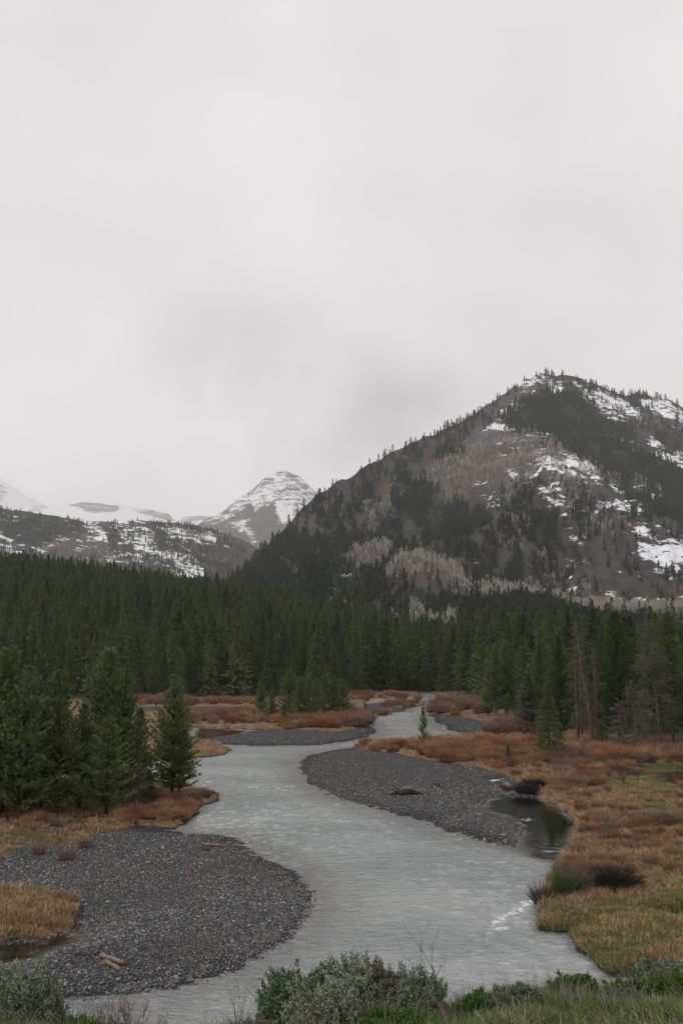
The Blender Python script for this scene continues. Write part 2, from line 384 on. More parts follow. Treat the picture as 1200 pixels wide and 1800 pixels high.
VEG = [P0(p) for p in (
 [(-500,1535),(0,1520),(60,1495),(150,1500),(165,1475),(240,1455),(308,1458),(335,1440),(352,1417),(378,1408),(380,1396),(350,1385),(320,1382),(290,1374),(245,1362),(215,1347),(200,1330),(-500,1330)],
 [(-300,1590),(60,1575),(120,1590),(142,1610),(128,1638),(60,1655),(0,1660),(-300,1665)],
 [(-500,1342),(200,1344),(330,1334),(395,1327),(405,1317),(368,1304),(335,1299),(325,1280),(-500,1265)],
 [(-500,1292),(250,1292),(325,1287),(345,1277),(420,1282),(520,1286),(600,1289),(643,1278),(650,1262),(648,1248),(640,1236),(650,1228),(720,1225),(736,1221),(742,1190),(-500,1190)],
 [(665,1236),(700,1230),(745,1232),(742,1241),(700,1245),(672,1244)],
 [(664,1250),(690,1248),(690,1256),(668,1258)],
 [(768,1190),(762,1221),(790,1226),(760,1234),(750,1243),(755,1256),(800,1260),(850,1270),(872,1284),(830,1292),(760,1298),(700,1304),(640,1305),(615,1316),(640,1322),(700,1328),(760,1342),(830,1350),(880,1360),(930,1388),(952,1408),(985,1422),(1006,1443),(1001,1478),(987,1510),(975,1530),(960,1555),(945,1580),(948,1600),(946,1625),(955,1635),(1005,1640),(1018,1668),(1045,1692),(1070,1712),(1200,1722),(1700,1722),(1700,1190)])]
POOLS = [P0(p) for p in (
 [(-300,1700),(0,1697),(60,1687),(110,1668),(150,1645),(158,1622),(140,1614),(120,1640),(60,1655),(0,1662),(-300,1668)],
 [(848,1415),(856,1406),(895,1400),(950,1403),(985,1420),(1008,1442),(1003,1475),(990,1513),(955,1508),(920,1494),(909,1484),(915,1468),(925,1452),(900,1438),(862,1426)],
 [(858,1371),(880,1368),(908,1388),(893,1398),(872,1386)],
 [(345,1277),(400,1280),(440,1285),(420,1291),(360,1298),(338,1297)],
 [(1125,1358),(1200,1355),(1330,1360),(1330,1392),(1200,1392),(1140,1373)],
 [(1160,1618),(1220,1612),(1300,1620),(1220,1632)])]
GO = [P0(p) for p in ([(200,1246),(445,1246),(445,1254),(200,1255)],)]
GREENP = [P0(p) for p in (
 [(940,1590),(1060,1590),(1200,1540),(1700,1500),(1700,1730),(940,1730)],
 [(1100,1340),(1400,1330),(1400,1400),(1150,1405),(1080,1390)],
 [(0,1480),(150,1490),(150,1530),(0,1530)],
 [(1130,1420),(1170,1420),(1180,1480),(1100,1500)])]
def interp(x, pts):
    a = np.array(pts, float); return np.interp(x, a[:, 0], a[:, 1])
CREST = [(-600,960),(-100,968),(0,972),(60,978),(120,984),(200,992),(300,1006),(400,1020),(500,1036),(600,1062),(700,1088),(770,1100),(820,1086),(880,1086),(950,1092),(1000,1102),(1060,1112),(1130,1118),(1200,1122),(1800,1125)]
DC = [(-600,700),(0,680),(500,620),(700,520),(900,480),(1200,460),(1800,460)]
DS = [(-600,222),(0,222),(330,226),(600,246),(640,265),(760,275),(790,262),(850,215),(900,165),(960,150),(1000,130),(1200,122),(1800,118)]
BANKV = [(-200,1750),(0,1768),(150,1798),(300,1835),(430,1812),(520,1788),(700,1780),(780,1768),(850,1755),(930,1748),(1000,1744),(1100,1736),(1200,1726),(1500,1715)]
YB = 13.0
def slope_at(v): return np.tan(np.arctan((v-900)/F)-PITCH)
def ground(X, Y):
    """height and surface attributes of the valley ground at world X, Y"""
    X = np.asarray(X, float).ravel(); Y = np.asarray(Y, float).ravel()
    u = 600+F*X/np.maximum(Y, 4.0)
    wob = .34*fbm(X*.45, Y*.45, 3, 5)*np.clip(Y/60, .5, 2.2)+.16*fbm(X*1.9, Y*1.9, 3, 9)*(1-.8*sstep(50, 80, Y))
    hg = np.full(len(X), -9.); sg = hg.copy(); sv = hg.copy()
    for p in GRAVEL: sg = np.maximum(sg, sdf(X, Y, p))
    for p in VEG: sv = np.maximum(sv, sdf(X, Y, p))
    sg = sg+wob*.8; sv = sv+wob
    h_g = np.where(sg > 0, .36*(1-np.exp(-np.maximum(sg, 0)/4.5)), np.maximum(.10*sg, -.7))
    h_v = np.where(sv > 0, .34*(1-np.exp(-np.maximum(sv, 0)/.45))+.12*sstep(0, 8, sv), np.maximum(.7*sv, -.7))
    veg = sstep(-.15, .35, sv)
    z = np.maximum(h_g, h_v)
    land = z.copy()
    z = z+np.where(z > .05, .07*fbm(X*.9, Y*.9, 3, 21)*veg+.035*fbm(X*.35, Y*.35, 2, 22), 0)
    sp = np.full(len(X), -99.)
    for p in POOLS: sp = np.maximum(sp, sdf(X, Y, p))
    sp = sp+wob*.35
    z = np.minimum(z, np.where(sp > 0, np.maximum(-.45*sp, -.5), -.8*sp*(veg*.8+.2)+.0))
    sgo = np.full(len(X), -99.)
    for p in GO: sgo = np.maximum(sgo, sdf(X, Y, p))
    veg = veg*(1-sstep(-.4, .3, sgo+wob))
    green = np.zeros(len(X))
    for p in GREENP: green = np.maximum(green, sstep(-2.5, 2.0, sdf(X, Y, p)+2.2*fbm(X*.3, Y*.3, 3, 61)))
    green = np.maximum(green, .7*sstep(.25, .5, fbm(X*.16, Y*.16, 3, 44))*sstep(30, 45, Y)*(1-sstep(90, 120, Y)))
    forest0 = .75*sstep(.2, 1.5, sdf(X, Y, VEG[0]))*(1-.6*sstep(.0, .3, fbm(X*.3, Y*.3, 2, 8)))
    # wooded rise
    ds = interp(u, DS); dc = interp(u, DC); vt = interp(u, CREST)
    zc = HC-dc*slope_at(vt)-12.0
    s = np.clip((Y-ds)/(dc-ds), 0, 1)
    rise = (zc-.45)*s**1.15+np.where(s > 0, 2.2*fbm(X*.014, Y*.014, 3, 77)*np.sin(np.pi*np.clip(s, 0, 1)), 0)
    back = np.clip((Y-dc)/400, 0, 1)
    rise = rise-back*(zc+25)
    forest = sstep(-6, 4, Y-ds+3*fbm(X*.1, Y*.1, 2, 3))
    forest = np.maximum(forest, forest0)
    z = np.where(Y > ds-2, np.maximum(z, .35*sstep(-2, 6, Y-ds))+rise, z)
    # near bank under the camera
    vb = interp(u, BANKV); zb0 = HC-YB*slope_at(vb)-.05
    yy = np.maximum(Y, -12)
    zb = np.where(Y < YB, 8.35+(zb0-8.35)*np.clip(yy/YB, -.3, 1), zb0-.62*(Y-YB)-.03*np.maximum(Y-YB, 0)**1)
    zb = zb+(.14*fbm(X*.8, Y*.8, 4, 13)+.10*fbm(X*2.2, Y*2.2, 3, 14))*sstep(2, 6, Y)
    bank = sstep(27, 24, Y)
    near = Y < 30
    z = np.where(near, np.maximum(z, zb), z)
    bank = np.where(near & (zb > .05), 1.0, 0.0)
    veg = np.maximum(veg, np.maximum(bank, forest))
    wet = np.clip(1-sstep(.02, .14, z), 0, 1)
    wet = np.maximum(wet, .8*sstep(.15, .45, fbm(X*.22+5, Y*.22, 3, 91))*(Y > 57)*(X > 0)*(Y < 100))
    return dict(z=z, veg=veg, green=green, bank=bank, forest=forest, wet=wet, sp=sp, u=u, sg=sg, sv=sv)

# ground sheet: rows by distance, columns by direction
rows = np.concatenate([np.linspace(-12, 9, 22), np.linspace(9.3, 26, 60), at_z(600, np.arange(1762, 1212, -1.45), 0)[1], np.linspace(300, 760, 90), [850, 1000, 1300, 1800, 2500, 4000, 7000, 12000]])
rows = np.sort(rows)
colsa = np.linspace(-1, 1, 560)
Wd = 12+.5*np.maximum(rows, 0)
GX = colsa[None, :]*Wd[:, None]; GY = np.repeat(rows[:, None], len(colsa), 1)
g_ = ground(GX, GY)
nr, nc = GX.shape
def gridq(nr, nc):
    i = (np.arange(nr-1)[:, None]*nc+np.arange(nc-1)[None, :]).ravel()
    return np.stack([i, i+1, i+nc+1, i+nc], 1)
V = np.stack([GX.ravel(), GY.ravel(), g_['z']], 1)
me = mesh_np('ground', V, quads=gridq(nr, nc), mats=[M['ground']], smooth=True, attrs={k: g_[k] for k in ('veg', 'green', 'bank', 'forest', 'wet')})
link('ground', me, kind='structure')

# water: one sheet at z = 0, the still side pools split off it
wr = np.concatenate([np.linspace(18, 26, 20), at_z(600, np.arange(1762, 1208, -1.25), 0)[1]]); wr = np.sort(wr)
wc = np.linspace(-1, 1, 560); WX = wc[None, :]*(10+.46*wr)[:, None]; WY = np.repeat(wr[:, None], len(wc), 1)
wx, wy = WX.ravel(), WY.ravel()
wu, wv = proj(wx, wy, 0*wx)
foam = np.zeros(len(wx))
FO = [(938,1584,10,4,.75),(925,1590,12,4,.85),(912,1598,11,4,.8),(902,1606,9,4,.7),(893,1601,8,3,.5),(884,1613,9,4,.75),(872,1619,8,3.5,.85),(868,1627,7,3,.7),(882,1632,12,3,.75),(900,1620,14,6,.4),(920,1608,16,8,.42),(860,1640,10,3,.55),(845,1652,12,4,.45),(933,1626,12,5,.4),(905,1640,30,10,.28),(888,1694,10,4,.7),(905,1690,9,3,.5),(850,1668,24,8,.3),(960,1640,22,4,.35),(868,1371,14,3,.9),(880,1396,12,3,.85),(925,1441,12,4,.7),(960,1494,36,5,.42),(520,1602,10,44,.36),(390,1312,60,3,.3),(690,1262,60,14,.22),(650,1390,260,60,.05),(683,1500,14,3,.4)]
for (fu, fv, ru, rv, am) in FO:
    k_ = 1.7 if 1580 < fv < 1700 else 1.0
    foam = np.maximum(foam, am*np.exp(-(((wu-fu)/(ru*k_))**2+((wv-fv)/(rv*k_))**2)*.9))
gw = ground(wx, wy)
still = np.zeros(len(wx))
for p in POOLS: still = np.maximum(still, sstep(-1.6, .6, sdf(wx, wy, p)+.5*fbm(wx*.6, wy*.6, 2, 31)))
still = np.maximum(still, .0)
shallow = sstep(-.38, -.03, gw['z'])
calm = sstep(-.1, .4, fbm(wx*.10, wy*.05, 3, 71)+.25*((wu < 620) & (wv > 1590)))
amp_ = (1-.6*calm)*(1-still)
wz = amp_*(.050*ridged(wx*.75+.3*wy, wy*1.3, 3, 2)+.035*ridged(wx*1.6-.4*wy, wy*2.6, 2, 5))+.10*foam*fbm(wx*2.5, wy*2.5, 2, 8)
wz = wz-.03*(1-still)
q = gridq(len(wr), len(wc))
cx = wx[q].mean(1); cy = wy[q].mean(1)
pools_s = np.stack([sdf(cx, cy, p) for p in POOLS], 1)
which = np.where(pools_s.max(1) > -1.2, pools_s.argmax(1), -1)
wet_faces = ~((gw['z'][q] > .12).all(1))
def water_obj(name, sel, m, **props):
    qq = q[sel]; ids, inv = np.unique(qq.ravel(), return_inverse=True)
    me = mesh_np(name, np.stack([wx, wy, wz], 1)[ids], quads=inv.reshape(-1, 4), mats=[m], smooth=True, attrs={'foam': foam[ids], 'shallow': shallow[ids], 'still': still[ids]})
    return link(name, me, kind='structure', **props)
water_obj('river', (which == -1) & wet_faces, M['river'])
for i in range(len(POOLS)):
    s_ = (which == i) & wet_faces
    if s_.any(): water_obj('pool', s_, M['pool'])

# ------------------------------------------------------------------ mountains
def soft(u, v, items, fall):
    """items: polygons in pixels of the slope, with a strength"""
    r = np.zeros(u.size)
    for poly, s in items:
        d = sdf(u, v, poly); r = np.maximum(r, s*np.exp(np.minimum(d, 0)/fall))
    return r
def Z2(p): return [(500+x*.58333, 640+y*.58333) for x, y in p]
def Z1(p): return [(x*.5, 800+y*.5) for x, y in p]
def ell(cx, cy, rx, ry, n=10): return [(cx+rx*math.cos(2*math.pi*i/n), cy+ry*math.sin(2*math.pi*i/n)) for i in range(n)]
class Slope:
    def __init__(s, name, ridge, foot, Dr, Df, us, nt_, mat_, relief, masks, seed, power=1.25, jag=0.0, back=1500):
        s.ridge, s.foot, s.Dr, s.Df, s.power, s.relief, s.seed, s.jag = ridge, foot, Dr, Df, power, relief, seed, jag
        t = np.linspace(0, 1, nt_); U, T = np.meshgrid(us, t)
        X, Y, Z = s.xyz(U.ravel(), T.ravel())
        v = s.v(U.ravel(), T.ravel())
        at = masks(U.ravel(), v, X, Y, Z)
        # back of the mountain, dropping away behind the ridge
        X2, Y2, Z2_ = [], [], []
        k = len(us); Xr, Yr, Zr = X[-k:], Y[-k:], Z[-k:]
        bx, by, bz = [], [], []
        for j, f in enumerate((.05, .2, .5, 1.0)):
            sc = (Yr+back*f)/Yr; bx.append(Xr*sc); by.append(Yr*sc); bz.append(Zr*(1-f**.9*1.02)-20*f)
        Xa = np.concatenate([X]+bx); Ya = np.concatenate([Y]+by); Za = np.concatenate([Z]+bz)
        at = {kk: np.concatenate([a]+[a[-k:]*.6]*4) for kk, a in at.items()}
        me = mesh_np(name, np.stack([Xa, Ya, Za], 1), quads=gridq(nt_+4, k), mats=[mat_], smooth=True, attrs=at)
        s.obj = link(name, me, kind='structure')
    def v(s, u, t):
        vr = interp(u, s.ridge); vf = interp(u, s.foot); return vf+(vr-vf)*t
    def xyz(s, u, t):
        v = s.v(u, t)
        if s.jag: v = v+s.jag*fbm(u*.09, u*0+s.seed, 4, s.seed)*t**4
        D = interp(u, s.Df)+(interp(u, s.Dr)-interp(u, s.Df))*np.clip(t, 0, 1)**s.power
        X, Y, Z = at_Y(u, v, D)
        e = np.clip(np.sin(np.pi*np.clip(t, 0, 1)), 0, 1)**.6
        A, sc = s.relief
        Z = Z+A*e*(ridged(X*sc, Y*sc*.55, 5, s.seed)-.45)+A*.22*e*fbm(X*sc*7, Y*sc*7, 4, s.seed+4)
        return X, Y, Z
    def t_of(s, u, v):
        vr = interp(u, s.ridge); vf = interp(u, s.foot); return (vf-v)/(vf-vr)

ones = lambda a: np.ones_like(a)
# main mountain ------------------------------------------------
RIDGE_M = [(300,1075),(380,1030),(420,1004),(460,968),(500,928),(530,895),(558,870),(590,850),(617,837),(645,820),(675,803),(705,788),(733,775),(765,763),(792,752),(820,735),(850,717),(880,696),(908,677),(935,662),(955,657),(1002,662),(1042,673),(1083,691),(1107,694),(1153,697),(1175,704),(1200,717),(1260,735),(1400,800),(1700,950)]
SNOW_M = [(Z2(p), s) for p, s in (
 ([(715,62),(750,45),(782,35),(775,46),(730,66)], 1), ([(798,48),(832,58),(842,70),(815,68)], 1), ([(660,142),(690,126),(712,130),(700,146)], 1),
 ([(608,182),(650,166),(658,188),(630,184)], .85), ([(900,85),(960,80),(1032,110),(1070,165),(1010,150),(940,112)], .85), ([(890,65),(920,85),(960,110),(940,115),(895,90)], .6),
 ([(1075,112),(1150,98),(1200,148),(1200,182),(1120,146)], .95), ([(1098,215),(1130,225),(1200,262),(1200,312),(1130,282),(1098,256)], .8),
 ([(660,190),(700,195),(800,228),(900,232),(840,244),(740,238)], .45), ([(700,210),(790,260),(760,262),(690,225)], .5), ([(680,325),(730,318),(820,352),(700,352)], .7),
 ([(740,315),(830,290),(900,305),(1000,340),(1120,362),(1125,386),(1000,362),(880,340),(800,345)], .75), ([(760,370),(800,385),(870,420),(900,448),(850,440),(790,400)], .5),
 ([(930,440),(1010,435),(1085,458),(1110,490),(1000,482),(940,474)], .8), ([(1055,533),(1120,542),(1200,558),(1200,578),(1130,572),(1068,560)], .9), ([(1138,503),(1200,512),(1200,526),(1150,520)], .8),
 ([(835,555),(900,592),(1000,625),(1110,668),(1040,662),(880,625),(830,600)], .5), ([(960,590),(1060,600),(1200,620),(1200,660),(1090,650),(980,620)], .5),
 ([(555,580),(610,575),(665,590),(660,604),(560,598)], .5), ([(860,515),(910,535),(905,556),(865,540)], .6), ([(20,682),(210,680),(210,692),(20,692)], .45), ([(440,628),(560,625),(560,636),(440,640)], .4),
 ([(330,745),(400,738),(405,750),(340,755)], .5), ([(780,220),(830,260),(820,280),(770,240)], .35), ([(960,175),(1040,190),(1080,240),(1060,260),(990,215)], .42), ([(640,255),(720,265),(740,300),(650,290)], .42), ([(1110,470),(1200,480),(1200,500),(1130,495)], .6),
 ([(560,340),(690,350),(690,366),(560,352)], .35), ([(1040,380),(1100,400),(1060,440),(1010,420)],.35))]
ASP_M = [(Z2(p), s) for p, s in (
 ([(380,322),(450,292),(540,262),(600,222),(680,212),(740,235),(830,262),(845,330),(700,332),(560,332),(430,328)], 1.0),
 (ell(270, 392, 60, 22), .7), (ell(320, 355, 40, 16), .7), (ell(262, 520, 62, 34), .8), (ell(95, 608, 55, 20), .8), (ell(335, 572, 28, 22), .7), (ell(490, 350, 60, 18), .5),
 ([(300,640),(330,605),(400,595),(530,590),(560,640),(480,660),(320,662)], 1.1), ([(580,660),(600,635),(720,632),(860,648),(1000,675),(1080,700),(1085,738),(960,728),(820,700),(700,680)], 1.4),
 ([(1090,735),(1150,720),(1260,750),(1260,775),(1150,765),(1090,765)], 1.2), (ell(850, 620, 60, 40), .6), (ell(760, 590, 60, 40), .5), (ell(690,530,60,30),.5), (ell(640, 490, 50, 30), .3), (ell(400,495,40,14),.4),
 (ell(700, 355, 40, 20), .5), (ell(870, 400, 60, 45), .6), (ell(920, 318, 40, 14), .9), (ell(985, 326, 26, 14), .9), (ell(1065, 345, 22, 14), .9), (ell(600, 655, 60, 20), .4),
 ([(140,745),(250,728),(250,760),(150,765)], 1.0), (ell(290, 745, 14, 18), 1.), (ell(330, 740, 8, 18), 1.), (ell(402, 735, 26, 22), 1.), (ell(445, 755, 14, 18), 1.), (ell(495, 748, 28, 18), 1.), (ell(230,650,50,20),.4), (ell(960,520,60,24),.35))]
FOR_M = [(Z2(p), s) for p, s in (
 ([(650,160),(700,132),(760,112),(800,75),(880,95),(960,150),(1040,190),(1090,240),(1150,290),(1210,330),(1210,500),(1120,470),(1060,430),(1030,375),(960,318),(850,262),(790,250),(700,195)], 1.5),
 ([(780,30),(880,30),(1000,80),(1110,90),(1110,125),(1000,150),(900,90),(800,60)], .65), ([(1060,180),(1200,200),(1200,340),(1100,300)], .5), ([(1040,85),(1150,92),(1140,105),(1060,105)], .8),
 (ell(500, 268, 34, 28), .9), (ell(385, 355, 60, 42), .95), (ell(425, 322, 26, 16), 1), (ell(455, 412, 62, 36), 1.0), (ell(560, 395, 55, 34), .8), (ell(600, 462, 70, 44), 1), (ell(720, 415, 62, 40), .8),
 (ell(318, 445, 32, 50), .8), (ell(182, 480, 32, 26), .8), (ell(60, 520, 120, 62), 1.0), (ell(140, 450, 60, 36), .6), (ell(-20, 560, 90, 60), 1.1), (ell(240, 350, 50, 24), .5), (ell(260, 470, 40, 30), .55), (ell(350, 520, 60, 24), .4), (ell(130,560,30,30), .9), (ell(500, 530, 70, 40), .9), (ell(590, 540, 60, 40), .5), (ell(740, 530, 80, 55), .65), (ell(700, 592, 46, 38), 1), (ell(215,405,30,36),.6),
 (ell(310, 575, 14, 34), 1.3), (ell(190, 572, 14, 22), 1.2), (ell(265, 582, 11, 20), 1.2), (ell(905, 450, 40, 30), .4), (ell(1120, 440, 80, 46), .9), (ell(840, 610, 60, 40), .3), (ell(640, 590, 90, 30), .4), (ell(710,345,14,22),.8), (ell(970,350,16,22),.7), (ell(1100,400,60,40),.7),
 ([(0,480),(100,400),(240,340),(420,240),(600,150),(620,175),(420,265),(240,370),(100,440),(0,530)], .34), ([(-150,640),(-50,560),(60,560),(200,600),(330,650),(560,660),(720,680),(900,720),(1100,760),(1300,800),(1300,1000),(-200,1000)], .5),
 ([(560,665),(750,690),(900,725),(1080,770),(1080,860),(500,860)], 1.2), ([(-200,900),(-200,600),(0,620),(60,640),(120,700),(140,800)], 1.2), ([(560,330),(900,370),(1040,520),(900,620),(560,600),(380,500)], .10), ([(1000,420),(1260,500),(1260,680),(1000,600)], .12))]
def mM(u, v, X, Y, Z):
    wv_ = 5*fbm(X*.012, Y*.012, 3, 4); wu_ = 6*fbm(X*.012+9, Y*.012, 3, 5)
    uu, vv = u+wu_, v+wv_
    snow = soft(uu, vv, SNOW_M, 10)*.50
    brush = np.clip(soft(uu, vv, ASP_M, 6), 0, 1)
    wood = np.clip(soft(uu, vv, FOR_M, 6)-.35, 0, 1)*.75
    rock = np.clip(soft(uu, vv, [(Z2([(560,190),(600,170),(720,60),(790,30),(800,60),(700,130),(650,190),(700,230),(640,215),(560,260),(530,240)]), 1), (Z2([(-20,520),(90,420),(230,350),(260,370),(100,500),(0,560)]), .9)], 8), 0, 1)
    return dict(snow=snow, brush=brush*.6, wood=wood, rock=rock)
mm = mountain_mat('mountain_slope', (.080, .070, .063), (.052, .047, .043), (.095, .092, .096), 1.0)
MT = Slope('mountain', RIDGE_M, [(300,1125),(1700,1125)], [(300,1250),(420,1400),(620,1750),(900,2400),(1200,2700),(1700,2900)], [(300,700),(1700,700)], np.arange(300, 1700, 3.0), 230, mm, (66, .0050), mM, 3, 1.2, 5.0)

# wooded ridge across the valley on the left -----------------------
RIDGE_N = [(-400,870),(-100,880),(0,893),(50,900),(100,908),(150,916),(200,917),(250,914),(300,918),(350,925),(380,931),(430,950),(470,975),(520,1010),(600,1060)]
SNOW_N = [(Z1(p), s) for p, s in (([(405,240),(470,225),(520,240),(560,300),(500,330),(420,270)], .48), ([(300,235),(345,240),(380,290),(320,270)], .6), ([(480,290),(560,320),(600,370),(560,400),(470,360)], .5), ([(560,250),(760,285),(760,310),(600,280)], .5), ([(580,330),(680,350),(720,420),(640,420),(580,370)], .55),
 ([(0,250),(90,290),(80,330),(0,300)], .5), ([(-100,200),(0,260),(0,330),(-200,300)], .5), ([(380,330),(470,345),(440,380),(380,350)], .45), ([(100,290),(200,290),(150,310)],.4), ([(0,200),(800,260),(800,420),(0,420)], .22))]
FOR_N = [(Z1(p), s) for p, s in (([(-300,170),(0,188),(200,218),(300,236),(280,250),(150,290),(0,280),(-300,260)], 1.2), ([(400,236),(500,232),(620,245),(760,268),(840,330),(900,420),(740,450),(560,420),(450,330),(380,300)], .7), ([(0,280),(120,320),(100,420),(0,420)], .8), ([(100,300),(500,400),(760,480),(100,480)], .35))]
def mN(u, v, X, Y, Z):
    uu = u+5*fbm(X*.01, Y*.01, 3, 4); vv = v+4*fbm(X*.01+9, Y*.01, 3, 5)
    return dict(snow=soft(uu, vv, SNOW_N, 6)*.76, brush=ones(u)*.1, wood=np.clip(soft(uu, vv, FOR_N, 7)-.2, 0, .9),
                rock=np.clip(soft(uu, vv, [(Z1([(100,320),(290,240),(350,260),(420,330),(360,370),(200,360)]), 1)], 6), 0, 1))
mn = mountain_mat('ridge_slope', (.060, .054, .050), (.044, .042, .040), (.085, .074, .070), 1.0)
MN = Slope('wooded_ridge', RIDGE_N, [(-400,1110),(600,1110)], [(-400,3400),(0,3600),(300,3900),(600,4200)], [(-400,2100),(600,2100)], np.arange(-400, 600, 4.0), 110, mn, (60, .0026), mN, 8, 1.0, 3.0)

# snowy peak ---------------------------------------------------
RIDGE_P = [(200,1010),(300,960),(360,915),(400,893),(435,866),(465,842),(485,831),(500,827),(512,830),(525,838),(540,850),(555,862),(590,890),(640,930),(760,1010)]
def mP(u, v, X, Y, Z):
    vv = v+3*fbm(u*.08, v*.08, 3, 6)
    snow = soft(u, vv, [(Z1([(720,232),(860,138),(930,82),(1000,52),(1050,74),(1115,125),(1200,180),(1100,240),(1000,245),(960,180),(880,170),(800,215)]), .62), (Z1([(870,140),(940,100),(1000,60),(1020,100),(960,140),(900,190)]), .72), (Z1([(975,200),(1030,190),(1020,240),(990,245)]), .95), (Z1([(780,240),(840,235),(920,300),(880,300)]), .5), (Z1([(820,250),(860,260),(850,280)]), .8), (Z1([(1060,80),(1130,120),(1200,200),(1080,170)]), .6)], 8)*.66
    wood = np.clip(soft(u, vv, [(Z1([(700,260),(850,200),(930,150),(960,190),(990,260),(1000,330),(900,480),(760,480),(600,350)]), 1.1)], 12)-.1, 0, .9)
    return dict(snow=snow, brush=0*u, wood=wood, rock=ones(u)*.9)
mp = mountain_mat('peak_slope', (.06, .058, .06), (.05, .05, .052), (.075, .075, .080), .32, strata=1.6, amp=1.5)
MP = Slope('snowy_peak', RIDGE_P, [(200,1090),(760,1090)], [(200,11000),(500,11400),(760,11400)], [(200,7800),(760,7800)], np.arange(200, 760, 2.5), 130, mp, (230, .0011), mP, 12, 1.0, 4.0)

# far snow ridge -----------------------------------------------
RIDGE_F = [(-500,830),(-100,826),(0,840),(25,856),(50,873),(80,888),(120,887),(150,883),(180,886),(225,890),(270,897),(298,903),(306,915),(312,918),(320,908),(345,906),(380,907),(430,912),(480,905),(520,870),(545,848),(570,836),(610,832),(700,840),(900,900)]
def mF(u, v, X, Y, Z):
    snow = .60*ones(u)
    rockp = soft(u, v, [(Z1([(240,172),(300,166),(420,182),(410,196),(300,195)]), .8), (Z1([(470,190),(600,207),(615,232),(500,205)]), .75), (Z1([(635,216),(740,214),(740,228),(640,240)]), .75), (Z1([(100,150),(170,180),(160,200),(110,185)]), .5), (Z1([(0,100),(30,120),(0,160)]), .6)], 3)
    return dict(snow=snow-rockp*.50+.12, brush=0*u, wood=0*u, rock=ones(u))
mf = mountain_mat('far_ridge_slope', (.06, .06, .065), (.05, .05, .055), (.08, .08, .085), .2, strata=9.0, amp=1.1)
MF = Slope('far_snow_ridge', RIDGE_F, [(-500,1040),(900,1040)], [(-500,16500),(900,17500)], [(-500,13200),(900,13200)], np.arange(-500, 900, 4.0), 80, mf, (140, .0008), mF, 15, 1.0, 2.5)

# ------------------------------------------------------------------ plant shapes
def conifer(seed, h, r, nb, k, m, ln, wn, kind='spruce', t0=.12, needle=None, up=.15):
    rng = np.random.default_rng(seed); mb = MB()
    t = rng.random(nb)**.85; z = h*(t0+(1-t0)*t)
    if kind == 'pine': prof = (1-t)**.62*(.62+.38*np.minimum(t/.25, 1))
    elif kind == 'tall': prof = np.minimum((1-t)**.8*1.1, .8)*(.75+.25*np.sin(t*9+seed))
    else: prof = (1-t)**.85
    az = np.arange(nb)*2.39996+rng.normal(0, .3, nb)
    lop = 1+.22*np.sin(az*1+seed)*rng.random()+.12*np.sin(az*2+seed*3)
    Lb = (r*prof*lop+.025*h*(1-t*.6))*rng.uniform(.6, 1.12, nb)
    if kind == 'pine': el = R(12)+R(48)*t+rng.normal(0, .12, nb)
    else: el = R(-14)+R(55)*t**1.5+rng.normal(0, .12, nb)
    d = np.stack([np.cos(az)*np.cos(el), np.sin(az)*np.cos(el), np.sin(el)], 1)
    lean = rng.normal(0, .01, 2)*h
    base = np.stack([lean[0]*t**2, lean[1]*t**2, z], 1)
    s = np.linspace(.22, 1, k)[None, :]**.8+rng.uniform(-.06, .06, (nb, k))
    curve = (.18 if kind == 'pine' else -.10)*Lb[:, None]*s**2
    P = base[:, None, :]+d[:, None, :]*(Lb[:, None]*s)[..., None]; P[..., 2] += curve
    wspread = .13*Lb[:, None]*(1-.2*s)
    side = np.stack([-np.sin(az), np.cos(az), 0*az], 1)[:, None, :]
    P = P+side*(rng.normal(0, 1, (nb, k))*wspread)[..., None]
    Pm = np.repeat(P.reshape(-1, 3), m, 0)+rng.normal(0, .02*ln*3, (nb*k*m, 3))
    dm = np.repeat(np.repeat(d, k, 0), m, 0)
    Dn = nrm(dm*.75+rng.normal(0, .48, Pm.shape)+np.array([0, 0, up]))
    tw = np.repeat(np.repeat(.55+.45*(1-t), k), m)
    mb.blades(Pm, Dn, ln*tw*rng.uniform(.7, 1.3, len(Pm)), wn*tw, rng)
    # leader
    n = 10; Pt = np.stack([rng.normal(0, .02, n)+lean[0], rng.normal(0, .02, n)+lean[1], h*np.linspace(.93, 1, n)], 1)
    mb.blades(Pt, nrm(rng.normal(0, .35, (n, 3))+[0, 0, 1.1]), ln*.6, wn*.6, rng)
    return mb, base, d, Lb, lean
def trunk_mb(h, r0, lean=(0, 0), seed=0, k=7, br=None):
    rng = np.random.default_rng(seed); mb = MB()
    zz = np.linspace(0, .985, 7)
    pts = np.stack([lean[0]*zz**2+rng.normal(0, .004*h, 7)*(zz > 0), lean[1]*zz**2+rng.normal(0, .004*h, 7)*(zz > 0), zz*h], 1); pts[0, 2] = -.4
    mb.tube(pts, r0*(1-zz)**.8+.01, k)
    if br is not None:
        b, d, Lb = br; mb.sticks(b, b+d*(Lb*.8)[:, None], Lb*.018+.004, .003, 3)
    return mb
def tree_kind(name, seed, h, r, nb, k, m, ln, wn, kind, fol, brk, limbs=False, t0=.12, tr=.011):
    mb, b, d, Lb, lean = conifer(seed, h, r, nb, k, m, ln, wn, kind, t0)
    cm = mb.mesh('crown', fol); tm = trunk_mb(h, tr*h, lean, seed, 7, (b, d, Lb) if limbs else None).mesh('trunk', brk, True)
    return cm, tm
